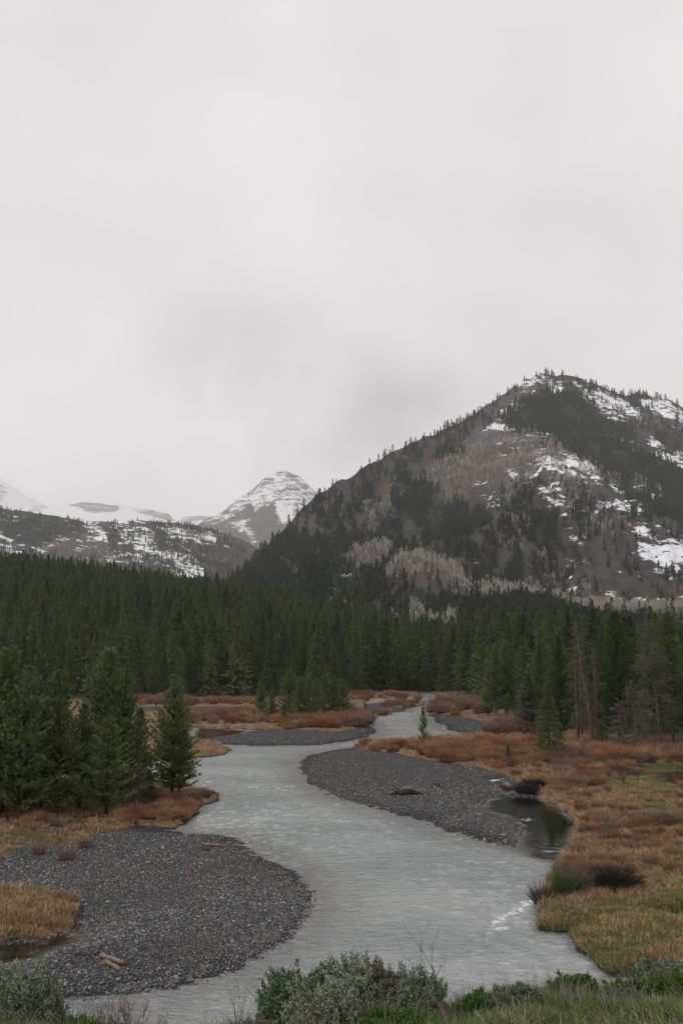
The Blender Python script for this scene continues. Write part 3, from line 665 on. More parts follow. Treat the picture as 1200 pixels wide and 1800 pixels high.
def joined(cm_mb, tm_mb, fol, brk, name):
    V1 = np.concatenate(cm_mb.V); T1 = np.concatenate(cm_mb.T); V2 = np.concatenate(tm_mb.V); T2 = np.concatenate(tm_mb.T)+len(V1)
    return mesh_np(name, np.concatenate([V1, V2]), tris=np.concatenate([T1, T2]), mats=[fol, brk], attrs={'var': np.concatenate([np.concatenate(cm_mb.A), np.concatenate(tm_mb.A)])},
                   midx=np.concatenate([np.zeros(len(T1)), np.ones(len(T2))]))
src = {}
def hidden(name, me):      # source shape for a scattered mass; not linked into the scene
    return bpy.data.objects.new(name, me)
# GN scatter for masses nobody could count
def scatter(name, P, rz, sc, idx, sources, label, cat, tilt=0.0, rng=None):
    n = len(P)
    me = bpy.data.meshes.new(name); me.vertices.add(n); me.vertices.foreach_set('co', np.asarray(P, np.float32).ravel())
    rng = rng or np.random.default_rng(1)
    ro = np.zeros((n, 3), np.float32); ro[:, 2] = rz
    if tilt: ro[:, 0] = rng.normal(0, tilt, n); ro[:, 1] = rng.normal(0, tilt, n)
    a = me.attributes.new('ro', 'FLOAT_VECTOR', 'POINT'); a.data.foreach_set('vector', ro.ravel())
    sc = np.asarray(sc, np.float32)
    if sc.ndim == 1: sc = np.repeat(sc[:, None], 3, 1)
    a = me.attributes.new('sc', 'FLOAT_VECTOR', 'POINT'); a.data.foreach_set('vector', sc.ravel())
    a = me.attributes.new('pick', 'INT', 'POINT'); a.data.foreach_set('value', np.asarray(idx, np.int32))
    c = bpy.data.collections.new(name+'_shapes')
    for i, s in enumerate(sources): c.objects.link(s)
    order = sorted(range(len(sources)), key=lambda i: sources[i].name)
    remap = np.zeros(len(sources), np.int32)
    for r_, i in enumerate(order): remap[i] = r_
    a = me.attributes['pick']; a.data.foreach_set('value', remap[np.asarray(idx, np.int32)])
    ng = bpy.data.node_groups.new(name+'_scatter', 'GeometryNodeTree')
    ng.interface.new_socket('Geometry', in_out='INPUT', socket_type='NodeSocketGeometry')
    ng.interface.new_socket('Geometry', in_out='OUTPUT', socket_type='NodeSocketGeometry')
    gi = ng.nodes.new('NodeGroupInput'); go = ng.nodes.new('NodeGroupOutput')
    ci = ng.nodes.new('GeometryNodeCollectionInfo'); ci.inputs['Collection'].default_value = c
    ci.inputs['Separate Children'].default_value = True; ci.inputs['Reset Children'].default_value = True
    ip = ng.nodes.new('GeometryNodeInstanceOnPoints'); ip.inputs['Pick Instance'].default_value = True
    def na(nm, tp):
        x = ng.nodes.new('GeometryNodeInputNamedAttribute'); x.data_type = tp; x.inputs[0].default_value = nm
        return [o for o in x.outputs if o.enabled and o.name == 'Attribute'][0]
    l = ng.links
    l.new(gi.outputs[0], ip.inputs['Points']); l.new(ci.outputs[0], ip.inputs['Instance']); l.new(na('pick', 'INT'), ip.inputs['Instance Index'])
    e2r = ng.nodes.new('FunctionNodeEulerToRotation'); l.new(na('ro', 'FLOAT_VECTOR'), e2r.inputs[0]); l.new(e2r.outputs[0], ip.inputs['Rotation'])
    l.new(na('sc', 'FLOAT_VECTOR'), ip.inputs['Scale']); l.new(ip.outputs[0], go.inputs[0])
    o = link(name, me, kind='stuff', label=label, category=cat)
    md = o.modifiers.new('scatter', 'NODES'); md.node_group = ng
    return o

# ---- forest conifers: mid-detail kinds, each 13 m tall at scale 1
MIDK = []
for i, (kd, r, fol) in enumerate((('spruce', 2.8, 'spruce'), ('tall', 2.2, 'spruce'), ('pine', 3.0, 'pine'), ('spruce', 2.2, 'spruce'), ('tall', 2.8, 'pine'), ('spruce', 3.2, 'spruce'))):
    mb, b, d, Lb, lean = conifer(100+i, 13, r, 200, 7, 3, .60, .085, kd, .06)
    tb = trunk_mb(13, .15, lean, i, 5); MIDK.append((mb.mesh('crown', M[fol]), tb.mesh('trunk', M['bark'], True), hidden('forest_shape_%d' % i, joined(mb, tb, M[fol], M['bark'], 'forest_shape'))))
# grey and rust trees that stand out in the forest
def dead_conifer(seed, h, r, nb, drop=.25, k=5, m=3):
    rng = np.random.default_rng(seed); mb = MB()
    t = rng.random(nb)**.8; z = h*(.15+.83*t); az = np.arange(nb)*2.4+rng.normal(0, .4, nb)
    Lb = r*((1-t)**.6*.9+.12)*rng.uniform(.35, 1.15, nb); el = R(-8)+R(35)*t+rng.normal(0, .2, nb)
    d = np.stack([np.cos(az)*np.cos(el), np.sin(az)*np.cos(el), np.sin(el)], 1); b = np.stack([0*z, 0*z, z], 1)
    prev = b; N_ = 4
    for j in range(1, N_+1):
        s = j/N_; cur = b+d*(Lb*s)[:, None]; cur[:, 2] -= drop*Lb*s*s
        mb.sticks(prev, cur, (.035*(1-(j-1)/N_)+.006)*np.ones(nb), .035*(1-s)+.005, 3, rng.random(nb)); 
        kk = k if j > 1 else 1
        for q_ in range(kk):
            f = rng.random((nb, 1)); p = prev*(1-f)+cur*f
            dd = nrm(d*.6+rng.normal(0, .55, (nb, 3))-np.array([0, 0, .35])); l_ = Lb*rng.uniform(.15, .45, nb)
            e = p+dd*l_[:, None]; mb.sticks(p, e, .014, .006, 3, rng.random(nb))
            for q2 in range(m+1):
                f = rng.random((nb, 1)); p2 = p*(1-f)+e*f; d2 = nrm(dd+rng.normal(0, .7, (nb, 3))-np.array([0, 0, .2]))
                mb.blades(p2, d2, l_*.6, .014, rng)
        prev = cur
    return mb
DEADK = []
for i in range(3):
    mb = dead_conifer(40+i, 13, 2.3, 75)
    DEADK.append((mb.mesh('branches', M['dead']), trunk_mb(13, .16, (0, 0), i).mesh('trunk', M['bark_grey'], True)))
# ---- near pines (7 m tall at scale 1)
NEARK = []
for i, (r, nb) in enumerate(((2.0, 235), (1.75, 215), (2.25, 245), (1.65, 200))):
    mb, b, d, Lb, lean = conifer(200+i, 7, r, nb, 14, 10, .21, .019, 'pine', .06, up=.35)
    NEARK.append((mb.mesh('crown', M['near_pine']), trunk_mb(7, .085, lean, 20+i, 8, (b, d, Lb)).mesh('trunk', M['bark'], True)))
DARKK = []
for cm, tm in NEARK:
    c2 = cm.copy(); c2.materials[0] = M['pine']; DARKK.append((c2, tm))
mb, b, d, Lb, lean = conifer(230, 7, 2.0, 420, 10, 8, .20, .021, 'spruce', .03)
NEARS = (mb.mesh('crown', M['pine']), trunk_mb(7, .09, lean, 31).mesh('trunk', M['bark'], True))
mb, b, d, Lb, lean = conifer(231, 7, 1.9, 130, 9, 8, .26, .026, 'pine', .04, up=.4)
SPARSE = (mb.mesh('crown', M['near_pine']), trunk_mb(7, .10, lean, 32, 7, (b, d, Lb)).mesh('trunk', M['bark'], True))
# ---- far conifers (12 m at scale 1) for the slopes
FARK = []
for i, (kd, r) in enumerate((('spruce', 2.3), ('tall', 2.0), ('spruce', 2.8), ('pine', 2.7))):
    mb, b, d, Lb, lean = conifer(300+i, 12, r, 80, 3, 1, 1.7, .36, kd, .03)
    FARK.append(hidden('slope_conifer_%d' % i, joined(mb, trunk_mb(12, .14, lean, i, 4), M['far_con'], M['bark'], 'slope_conifer')))
# ---- bare aspens (11 m)
ASPK = []
for i in range(4):
    rng = np.random.default_rng(60+i); mb = MB(); tb = trunk_mb(11, .13, (rng.normal(0, .2), 0), i, 5)
    nb = 70; t = rng.random(nb)**.7; z = 11*(.38+.6*t); az = rng.random(nb)*6.28; el = R(50)+rng.normal(0, .2, nb)
    Lb = 2.6*np.sin(np.pi*np.clip(.2+.75*t, 0, 1))**.8*rng.uniform(.5, 1, nb)
    d = np.stack([np.cos(az)*np.cos(el), np.sin(az)*np.cos(el), np.sin(el)], 1); b = np.stack([0*z, 0*z, z], 1); e = b+d*Lb[:, None]
    mb.sticks(b, e, .035, .012, 3, rng.random(nb))
    for q_ in range(5):
        f = rng.uniform(.3, 1, (nb, 1)); p = b*(1-f)+e*f; dd = nrm(d+rng.normal(0, .5, (nb, 3))); mb.blades(p, dd, Lb*.5, .035, rng)
    ASPK.append((mb.mesh('crown', M['aspen']), tb.mesh('trunk', M['bark_aspen'], True), hidden('aspen_shape_%d' % i, joined(mb, tb, M['aspen'], M['bark_aspen'], 'aspen_shape'))))

def new_tree(kind, loc, rz, sc, name, label, group=None, tname='crown'):
    p = dict(label=label, category='tree')
    if group: p['group'] = group
    e = empty(name, loc, rz, sc, **p)
    link(tname, kind[0], e); link('trunk', kind[1], e)
    return e

# ------------------------------------------------------------------ the forest on the rise
rng = np.random.default_rng(11)
sp_ = 5.3
ny = int((760-118)/sp_); nx = int(900/sp_)
TX, TY = np.meshgrid((np.arange(nx)-nx/2)*sp_, 118+np.arange(ny)*sp_)
TX = TX.ravel()+rng.uniform(-.48, .48, nx*ny)*sp_; TY = TY.ravel()+rng.uniform(-.48, .48, nx*ny)*sp_
uu = 600+F*TX/TY
keep = (np.abs(TX) < .42*TY+8) & (TY > interp(uu, DS)+2.0+2*fbm(TX*.08, TY*.08, 2, 6)) & (TY < interp(uu, DC)+50)
TX, TY, uu = TX[keep], TY[keep], uu[keep]
tz = ground(TX, TY)['z']
hh = rng.normal(1.0, .19, len(TX))*np.where(rng.random(len(TX)) < .12, 1.2, 1)*np.where(rng.random(len(TX)) < .15, .65, 1)
hh = np.clip(hh, .5, 1.38)*(1+.12*fbm(TX*.03, TY*.03, 2, 15))
hh *= np.where(TY > interp(uu, DC)-60, .88, 1.0)*np.where((uu > 820) & (TY < 260), .80+.2*sstep(180, 260, TY), 1.0)
kd = rng.integers(0, 6, len(TX)); rz = rng.random(len(TX))*6.28
wid = hh*rng.uniform(.85, 1.15, len(TX))
inframe = (uu > -25) & (uu < 1225)
order = np.argsort(np.where(inframe, TY, 1e9))
ind = order[:290]; rest = np.setdiff1d(np.arange(len(TX)), ind)
for j in ind:
    z_ = np.searchsorted([120, 240, 340, 440, 520, 620, 700, 780, 880, 980, 1080], uu[j])
    wh = ['behind the left edge pines', 'behind the broadest left bank pine', 'behind the lone riverside pine', 'behind the far left willow band', 'left of the island pines', 'behind the island pines', 'right of the island pines', 'where the far river meets the forest', 'above the far right bank', 'behind the dense lone spruce', 'behind the orange-trunked dead trees', 'behind the grey dead trees'][z_]
    sz = 'tall' if hh[j] > 1.12 else ('short' if hh[j] < .85 else 'mid-height')
    lab = sz+' '+['dark spiky conifer', 'narrow dark conifer', 'broad green pine', 'slim pointed conifer', 'narrow green pine', 'wide dark conifer'][kd[j]]+' at the forest front, '+wh
    new_tree(MIDK[kd[j]], (TX[j], TY[j], tz[j]-.1), rz[j], (wid[j], wid[j], hh[j]), 'conifer', lab, 'conifers at the front of the valley forest')
scatter('conifer_forest', np.stack([TX, TY, tz-.1], 1)[rest], rz[rest], np.stack([wid, wid, hh], 1)[rest], kd[rest], [k_[2] for k_ in MIDK],
        'dense dark green conifer forest covering the rise behind the river', 'forest')

# ------------------------------------------------------------------ trees on the slopes
def sample_slope(S, n, items, u0, u1, v0, v1, rng, fall=4, clump=.5, exclude=None):
    u = rng.uniform(u0, u1, n); v = rng.uniform(v0, v1, n); t = S.t_of(u, v)
    ok = (t > .02) & (t < .997); u, v, t = u[ok], v[ok], t[ok]
    hp = 11.0*F/S.xyz(u, t)[1]
    d = np.zeros(len(u))
    for poly, s in items: d = np.maximum(d, s*(np.exp(np.minimum(sdf(u, v, poly), 0)/fall)))
    if exclude is not None:
        for poly, s in exclude: d = d*(1-min(s, 1)*np.maximum(sdf(u, v, poly) > -1, np.maximum(sdf(u, v-hp, poly) > -1, sdf(u, v-hp*.5, poly) > -1)*(s > .9)))
    nzz = .5+.5*fbm(u*.075, v*.12, 3, 7)
    d = d*np.clip((nzz-.5)*clump*7+1, 0, 1.6)
    k = rng.random(len(u)) < d*.6
    u, v, t = u[k], v[k], t[k]; X, Y, Z = S.xyz(u, t); return u, v, X, Y, Z
r2 = np.random.default_rng(21)
def farscat(name, S, n, items, box, srcs, label, hs, cat='forest', excl=None, fall=4, clump=.5, indiv=0, kinds=None, ilabel=None, igroup=None, iname=None):
    u, v, X, Y, Z = sample_slope(S, n, items, *box, r2, fall, clump, excl)
    sc = r2.uniform(hs[0], hs[1], len(X))*(.66+.34*sstep(750, 1500, Y)); rzz = r2.random(len(X))*6.28; idx = r2.integers(0, len(srcs), len(X))
    o = np.argsort(Y/sc) if indiv else np.arange(len(X))
    if indiv:
        vis = (u[o] > 0) & (u[o] < 1200); o2 = o[vis][:indiv]
        for j in o2: new_tree(kinds[idx[j]], (X[j], Y[j], Z[j]-.3), rzz[j], sc[j], iname, ilabel(u[j], v[j]), igroup)
        o = np.setdiff1d(np.arange(len(X)), o2)
    scatter(name, np.stack([X, Y, Z-.4], 1)[o], rzz[o], sc[o], idx[o], srcs, label, cat)
    return len(X)
EXS = [(p, s) for p, s in SNOW_M if s > .7]
cnt = farscat('mountain_conifers', MT, 70000, FOR_M, (300, 1300, 650, 1122), FARK, 'dark conifers in clumps and stands over the brown mountain side', (.8, 1.7), excl=[(p, .8) for p, s in EXS]+[(p, .93) for p, s in ASP_M if s > .75], clump=.9)
FH = [(Z2([(-200,640),(0,650),(60,640),(200,640),(330,668),(560,668),(620,690),(760,712),(900,742),(1080,780),(1300,800),(1300,900),(-200,900)]), .95), (Z2([(-100,600),(30,590),(140,625),(300,630),(330,660),(0,660)]), .45)]
farscat('foothill_forest', MT, 15000, FH, (300, 1300, 980, 1122), [k_[2] for k_ in MIDK], 'green conifer forest covering the foot of the mountain behind the valley forest', (.7, 1.15), excl=[(p, .95) for p, s in ASP_M if s > .65], clump=.35)
ridge_items = [([(u_, interp(u_, RIDGE_M)-3) for u_ in range(420, 1300, 20)]+[(u_, interp(u_, RIDGE_M)+9) for u_ in range(1290, 410, -20)], .5)]
farscat('ridgeline_conifers', MT, 26000, ridge_items, (420, 1290, 650, 1030), FARK, 'small conifers dotted along the skyline of the mountain', (.6, 1.7), fall=2, clump=.8)
def alab(u, v):
    side = ('far left', 'above the island pines', 'above the island tip', 'above the far river bend', 'above the lone spit pine', 'above the forest corner', 'right of the forest corner', 'above the dead trees', 'far right')[int(np.searchsorted([500, 580, 640, 700, 760, 840, 920, 1010], u))]
    row = 'lowest' if v > 1075 else ('low' if v > 1055 else 'upper')
    if v > 1035: return 'pale bare aspen in the %s row of small groves, %s' % (row, side)
    return 'pale bare aspen in the long grove at the foot of the mountain' if u > 830 else 'pale bare aspen in the grove below the dark conifers on the mountain foot'
farscat('aspen_groves', MT, 40000, ASP_M, (420, 1290, 740, 1112), [a[2] for a in ASPK], 'pale leafless aspen groves on the mountain side', (.8, 1.3), cat='grove', fall=2, clump=.45,
        indiv=280, kinds=ASPK, ilabel=alab, igroup='bare aspens at the foot of the mountain', iname='bare_aspen')
farscat('ridge_conifers', MN, 30000, FOR_N, (-300, 560, 880, 1060), FARK, 'dark conifers covering the snow-patched ridge on the left', (1.0, 1.6), excl=[(p, .7) for p, s in SNOW_N if s > .47], clump=.8)
farscat('peak_conifers', MP, 12000, [(Z1([(700,270),(850,210),(930,150),(960,190),(990,260),(1000,330),(900,480),(760,480),(600,350)]), .6)], (300, 520, 870, 1060), FARK, 'sparse conifers fading into haze below the snowy peak', (1.3, 2.0))

# ------------------------------------------------------------------ trees that stand out one by one
def gpos(u, v):
    """point of the ground seen at pixel u, v"""
    z = 0.3
    for _ in range(5):
        x, y = at_z(u, v, z); z = float(ground([x], [y])['z'][0])
    return float(x), float(y), z
def hgt(x, y, z, vtop):
    return float(HC-y*slope_at(vtop)-z)
# (kind, u base, v base, v top, width factor, name, label, group)
PK = {'n': 7.0, 's': 7.0}
LIST = [
 (NEARK[2], -45, 1440, 1150, 1.0, 'pine', 'large dark young pine cut off by the left edge of the photo'),
 (NEARK[0], 2, 1432, 1143, .95, 'pine', 'tallest young pine at the left edge above the gravel bar'),
 (NEARK[1], 38, 1437, 1176, 1.0, 'pine', 'young pine with a pointed top, second from the left edge'),
 (NEARK[3], 72, 1420, 1232, 1.1, 'pine', 'low young pine filling the gap between two taller pines on the left'),
 (NEARK[0], 100, 1432, 1183, 1.0, 'pine', 'slim-topped young pine left of the broadest pine of the left bank'),
 (NEARK[2], 180, 1408, 1146, 1.02, 'pine', 'broadest and tallest young pine in the left bank clump'),
 (NEARK[1], 212, 1412, 1180, .95, 'pine', 'young pine close behind the right side of the broadest pine'),
 (NEARK[3], 186, 1430, 1262, 1.25, 'pine', 'shorter pine with a visible trunk standing before the broadest pine'),
 (NEARK[3], 242, 1402, 1248, 1.1, 'pine', 'smaller young pine between the broadest pine and the lone riverside pine'),
 (NEARK[1], 303, 1396, 1190, 1.0, 'pine', 'young pine at the water edge on the point with pale green tip'),
 (NEARK[3], 315, 1396, 1250, 1.15, 'pine', 'smaller pine leaning out over the river beside the riverside pine'),
 (NEARS, 262, 1412, 1352, 1.0, 'spruce', 'small dark spruce bushy to the ground below the left pines'),
 (NEARS, 222, 1398, 1362, 1.2, 'spruce', 'low dark spruce in the shade behind the bare sapling'),
 (NEARK[1], 140, 1420, 1240, 1.1, 'pine', 'young pine half hidden between the slim pine and the broadest one'),
 (NEARK[0], 20, 1405, 1210, 1.1, 'pine', 'young pine behind the row at the left edge'),
 (NEARK[1], 459, 1264, 1199, 1.0, 'pine', 'separate young pine left of the island clump'),
 (NEARK[3], 478, 1262, 1212, .9, 'pine', 'thin pale young pine beside the separate one on the island'),
 (NEARS, 446, 1268, 1248, 1.2, 'spruce', 'tiny dark spruce at the foot of the separate island pine'),
 (NEARS, 500, 1275, 1238, .95, 'spruce', 'small bright green spruce in front of the island clump'),
 (NEARK[2], 508, 1262, 1178, .9, 'pine', 'tallest pine at the left of the island clump'),
 (NEARK[0], 527, 1264, 1190, .95, 'pine', 'second pine from the left in the island clump'),
 (NEARK[1], 542, 1261, 1184, .95, 'pine', 'third pine from the left in the island clump'),
 (NEARK[2], 556, 1265, 1193, .85, 'pine', 'pine in the middle of the island clump'),
 (NEARK[0], 570, 1262, 1186, .9, 'pine', 'pine right of the middle of the island clump'),
 (NEARK[1], 586, 1263, 1190, 1.0, 'pine', 'second pine from the right in the island clump'),
 (NEARK[2], 603, 1260, 1196, .9, 'pine', 'rightmost pine of the island clump above the red willows'),
 (NEARS, 642, 1256, 1234, .8, 'spruce', 'tiny spruce on the tip of the island by the river bend'),
 (SPARSE, 744, 1312, 1243, .85, 'pine', 'lone small open-branched pine on the rusty spit in mid river'),
 (NEARS, 965, 1338, 1200, .95, 'spruce', 'dense green spruce standing alone in rusty scrub on the right'),
 (NEARS, 893, 1345, 1308, 1.2, 'spruce', 'low dark bushy spruce by the rusty scrub right of the gravel bar'),
 (NEARK[0], 872, 1258, 1134, .85, 'pine', 'tall pine at the left corner of the right-hand forest'),
 (NEARK[2], 888, 1256, 1130, .8, 'pine', 'tallest pine of the pair at the corner of the right-hand forest'),
 (NEARK[1], 858, 1257, 1176, 1.0, 'pine', 'lower yellow-green pine leftmost at the corner of the right-hand forest'),
 (NEARS, 890, 1262, 1224, .8, 'spruce', 'small pointed bright spruce in front of the corner pines'),
 (DARKK[3], 950, 1275, 1130, .9, 'pine', 'tall pine behind the dense lone spruce on the right'),
 (DARKK[2], 930, 1290, 1185, .9, 'pine', 'pine just left behind the dense lone spruce on the right'),
 (DARKK[2], 1090, 1308, 1080, .95, 'pine', 'big full green pine between the dead trees on the right'),
 (DARKK[0], 1182, 1306, 1082, .95, 'pine', 'big dark pine at the right edge behind the grey dead tree'),
 (DARKK[1], 1150, 1298, 1100, .8, 'pine', 'dark pine behind the large grey dead tree'),
 (DARKK[3], 985, 1300, 1120, .9, 'pine', 'dark pine left of the orange-trunked dead trees'),
 (DARKK[1], 1065, 1302, 1100, .8, 'pine', 'dark pine behind the orange-trunked dead trees'),
 (NEARS, 1057, 1318, 1262, 1.0, 'spruce', 'small spruce right of the leaning orange trunks'),
 (NEARS, 1095, 1375, 1366, 1.2, 'spruce', 'tiny green seedling spruce in the tawny grass on the right'),
]
FRONT = dict(NEARK=NEARK)
for i, (kind, u, vb, vt, wf, nm_, lab) in enumerate(LIST):
    if kind is NEARS and vb-vt < 12: vb = vb+4
    x, y, z = gpos(u, vb); h = hgt(x, y, z, vt)/7.0
    if 440 < u < 650: wf *= 1.3
    if vb > 1380: wf *= 1.14
    new_tree(kind, (x, y, z-.03), i*1.7, (h*wf, h*wf, h), nm_, lab, 'conifers standing on their own near the river')
# dead trees on the right and the bare sapling on the left
def standing_dead(u, vb, vt, r, brk, lab, seed, lean=0.0, nb=70, t_low=None):
    x, y, z = gpos(u, vb); h = hgt(x, y, z, vt)
    e = empty('dead_tree', (x, y, z-.05), 0, 1, label=lab, category='dead tree', group='bare grey trees')
    mb = dead_conifer(seed, h, r, nb)
    for V_ in mb.V: V_[:, 0] += lean*(V_[:, 2]/h)
    tb = trunk_mb(h, .012*h+.03, (0, 0), seed, 8)
    for V_ in tb.V: V_[:, 0] += lean*(np.maximum(V_[:, 2], 0)/h)
    link('branches', mb.mesh('branches', M['dead']), e); link('trunk', tb.mesh('trunk', brk, True), e)
standing_dead(1015, 1305, 1092, 1.8, M['bark_red'], 'dead tree with straight orange-brown trunk, leftmost of the three orange trunks', 71, nb=80)
standing_dead(1044, 1316, 1084, 1.6, M['bark_red'], 'dead tree with orange-brown trunk leaning left at its top', 72, lean=-1.6, nb=70)
standing_dead(1048, 1314, 1120, 1.6, M['bark_red'], 'dead tree with upright orange-brown trunk touching the leaning one', 73, nb=70)
standing_dead(1160, 1314, 1096, 2.9, M['bark_grey'], 'largest grey dead tree with drooping bare branches near the right edge', 74, lean=-.7, nb=130)
standing_dead(1119, 1324, 1192, 2.0, M['bark_grey'], 'middle-sized grey dead tree left of the largest dead one', 75, lean=-.4, nb=80)
standing_dead(1097, 1324, 1225, 1.6, M['bark_grey'], 'short grey dead tree, smallest of the dead trees on the right', 76, lean=-.5, nb=60)
standing_dead(1133, 1318, 1205, 1.7, M['bark_grey'], 'grey dead tree standing between the middle-sized and largest dead ones', 77, nb=60)
standing_dead(238, 1424, 1340, 1.1, M['bark_grey'], 'bare grey sapling with thin level branches below the left pines', 78, nb=40)
standing_dead(1022, 1290, 1110, 1.6, M['bark_grey'], 'grey dead tree behind the orange trunks', 79, nb=60)
standing_dead(920, 1290, 1200, 1.8, M['bark_grey'], 'greyish bare tree left of the dense lone spruce', 80, nb=90)
def in_forest(u, v, h, kind, label, nm_, rust=False, tn='branches'):
    Yd = 245+ (1225-v)*3.0
    x, y, z = at_Y(u, 1150, Yd); z = float(ground([x], [Yd])['z'][0])
    return float(x), float(Yd), z
for (u, Yd, hs, kind, label) in ((420, 330, 1.15, 1, 'rust-brown dead conifer in the middle of the forest'), (162, 420, 1.3, 0, 'grey dead conifer high in the forest on the left'), (48, 560, 1.2, 0, 'pale grey dead conifer near the top of the forest at far left'), (375, 390, 1.25, 0, 'grey dead conifer in the forest behind the riverside pine'), (618, 262, .95, 0, 'thin pale dead trunk at the forest edge right of the island clump')):
    x = (u-600)/F*Yd*1.0; z = float(ground([x], [Yd])['z'][0])
    if kind == 1:
        mb, b, d, Lb, lean = conifer(410, 13, 1.9, 150, 6, 3, .6, .07, 'tall', .12)
        e = empty('dead_tree', (x, Yd, z), 0, hs, label=label, category='dead tree'); link('crown', mb.mesh('crown', M['rust']), e); link('trunk', MIDK[0][1], e)
    else:
        e = empty('dead_tree', (x, Yd, z), u, hs, label=label, category='dead tree'); link('branches', DEADK[u % 3][0], e); link('trunk', DEADK[u % 3][1], e)

# ------------------------------------------------------------------ shrubs and grasses
def shrub_mb(seed, h, r, n, wid, twigs=4, spread=.55, curl=.3):
    rng = np.random.default_rng(seed); mb = MB()
    rr = np.sqrt(rng.random(n))*r*.55; a = rng.random(n)*6.28
    b = np.stack([rr*np.cos(a), rr*np.sin(a), 0*a-.05], 1)
    az = a+rng.normal(0, .5, n); out_ = spread*(rr/(r*.55))*rng.uniform(.4, 1.3, n)
    d = nrm(np.stack([np.cos(az)*out_, np.sin(az)*out_, np.ones(n)], 1)); Ls = h*rng.uniform(.55, 1.05, n)
    mid = b+d*(Ls*.55)[:, None]; d2 = nrm(d+rng.normal(0, .14, (n, 3))+np.stack([np.cos(az), np.sin(az), 0*az], 1)*curl*.4); tip = mid+d2*(Ls*.45)[:, None]
    var = rng.random(n)
    mb.sticks(b, mid, wid, wid*.7, 3, var); mb.sticks(mid, tip, wid*.7, wid*.25, 3, var)
    for q_ in range(twigs):
        f = rng.uniform(0, 1, (n, 1)); p = mid*(1-f)+tip*f; dd = nrm(d2+rng.normal(0, .38, (n, 3)))
        mb.blades(p, dd, Ls*rng.uniform(.15, .4, n), wid*.6, rng)
        p = b*(.5-.5*f)+mid*(.5+.5*f); dd = nrm(d+rng.normal(0, .4, (n, 3))); mb.blades(p, dd, Ls*rng.uniform(.15, .35, n), wid*.6, rng)
    return mb
WIL = {}
for nm_, mt_ in (('red', 'willow_red'), ('brown', 'willow_brown')):
    WIL[nm_] = [shrub_mb(500+i+(7 if nm_ == 'red' else 0), 1.2, 1.0, 150, .011, 4).mesh('willow_shrub', M[mt_]) for i in range(4)]
# bands of willow, as pixel boxes on the ground: (u0,u1,v0,v1,count,kind mix of red,height,label,group)
BANDS = [
 (225, 345, 1230, 1241, 22, .45, 1.15, 'mauve-brown willow shrub at the forest foot on the far left bank'),
 (345, 460, 1230, 1240, 22, .9, .95, 'rust-red willow shrub at the forest foot behind the grey gravel strip'),
 (335, 500, 1258, 1272, 46, .7, 1.1, 'russet willow shrub in the band left of the island pines'),
 (500, 645, 1270, 1280, 40, .8, 1.15, 'russet willow shrub under the island pines'),
 (600, 648, 1250, 1270, 18, .6, 1.2, 'russet willow shrub on the right tip of the island'),
 (615, 735, 1222, 1230, 20, .7, 1.1, 'russet willow shrub at the forest foot beside the far river'),
 (668, 742, 1235, 1242, 13, .7, .95, 'brown willow shrub on the small islet in the far river'),
 (667, 690, 1251, 1256, 4, .8, .8, 'low rusty willow shrub on the smallest islet'),
 (768, 870, 1222, 1232, 22, .5, 1.1, 'brown willow shrub on the far right bank near the forest'),
 (755, 860, 1236, 1256, 40, .45, 1.15, 'pinkish-brown willow shrub on the right bank above the grey gravel'),
 (860, 960, 1270, 1292, 26, .35, 1.15, 'brown willow shrub before the corner of the right-hand forest'),
 (625, 740, 1308, 1320, 22, .95, .6, 'low orange-red willow shrub on the left part of the rusty spit'),
 (740, 860, 1308, 1338, 52, .95, .8, 'bright rust-red willow shrub in the middle of the rusty spit'),
 (860, 950, 1308, 1350, 30, .7, .85, 'rust-brown willow shrub where the rusty spit meets the right bank'),
 (960, 1200, 1316, 1345, 62, .75, .95, 'rust-brown willow shrub below the dead trees on the right'),
 (980, 1120, 1345, 1385, 20, .7, .7, 'rusty willow shrub in the tawny meadow of the right bank'),
 (20, 330, 1428, 1462, 20, .7, .45, 'low russet shrub at the foot of the left bank pines'),
 (240, 372, 1398, 1440, 26, .75, .55, 'low russet shrub on the point below the riverside pine'),
 (-20, 60, 1410, 1440, 6, .6, .9, 'russet shrub under the pines at the left edge'),
]
r3 = np.random.default_rng(33)
SCR = []
for (u0, u1, v0, v1, n, pr, hgt_, lab) in BANDS:
    n = int(n*1.9)
    us_ = r3.uniform(u0, u1, n); vs_ = r3.uniform(v0, v1, n)
    x, y = at_z(us_, vs_, .35); gg = ground(x, y); ok = np.nonzero((gg['sv'] > .1) & (gg['sp'] < -.2))[0]
    body = lab.split('shrub', 1)[1].strip(); nind = int(len(ok)*.27)
    for q_, j in enumerate(ok):
        kname = 'red' if r3.random() < pr else 'brown'; f = r3.uniform(.65, 1.45)
        if q_ < nind: f *= 1.12
        s_ = hgt_/1.2*f; w_ = s_*r3.uniform(1.0, 1.4); k_ = int(r3.integers(4)); a_ = r3.random()*6.28
        if q_ >= nind: SCR.append((x[j], y[j], gg['z'][j], a_, w_, s_, k_+(4 if kname == 'brown' else 0))); continue
        third = ['left part', 'middle', 'right part'][min(2, int((us_[j]-u0)/(u1-u0)*3))]
        lb = '%s %s willow shrub %s, %s' % ('tall' if f > 1.3 else ('low' if f < .98 else 'medium'), 'red-brown' if kname == 'red' else 'grey-brown', body, third)
        o = link('willow_shrub', WIL[kname][k_], None, (x[j], y[j], gg['z'][j]), label=lb, category='shrub', group='willow shrubs '+body)
        o.rotation_euler = (0, 0, a_); o.scale = (w_, w_, s_)
a = np.array(SCR); ws = [hidden('willow_a%d' % i, WIL['red'][i]) for i in range(4)]+[hidden('willow_b%d' % i, WIL['brown'][i]) for i in range(4)]
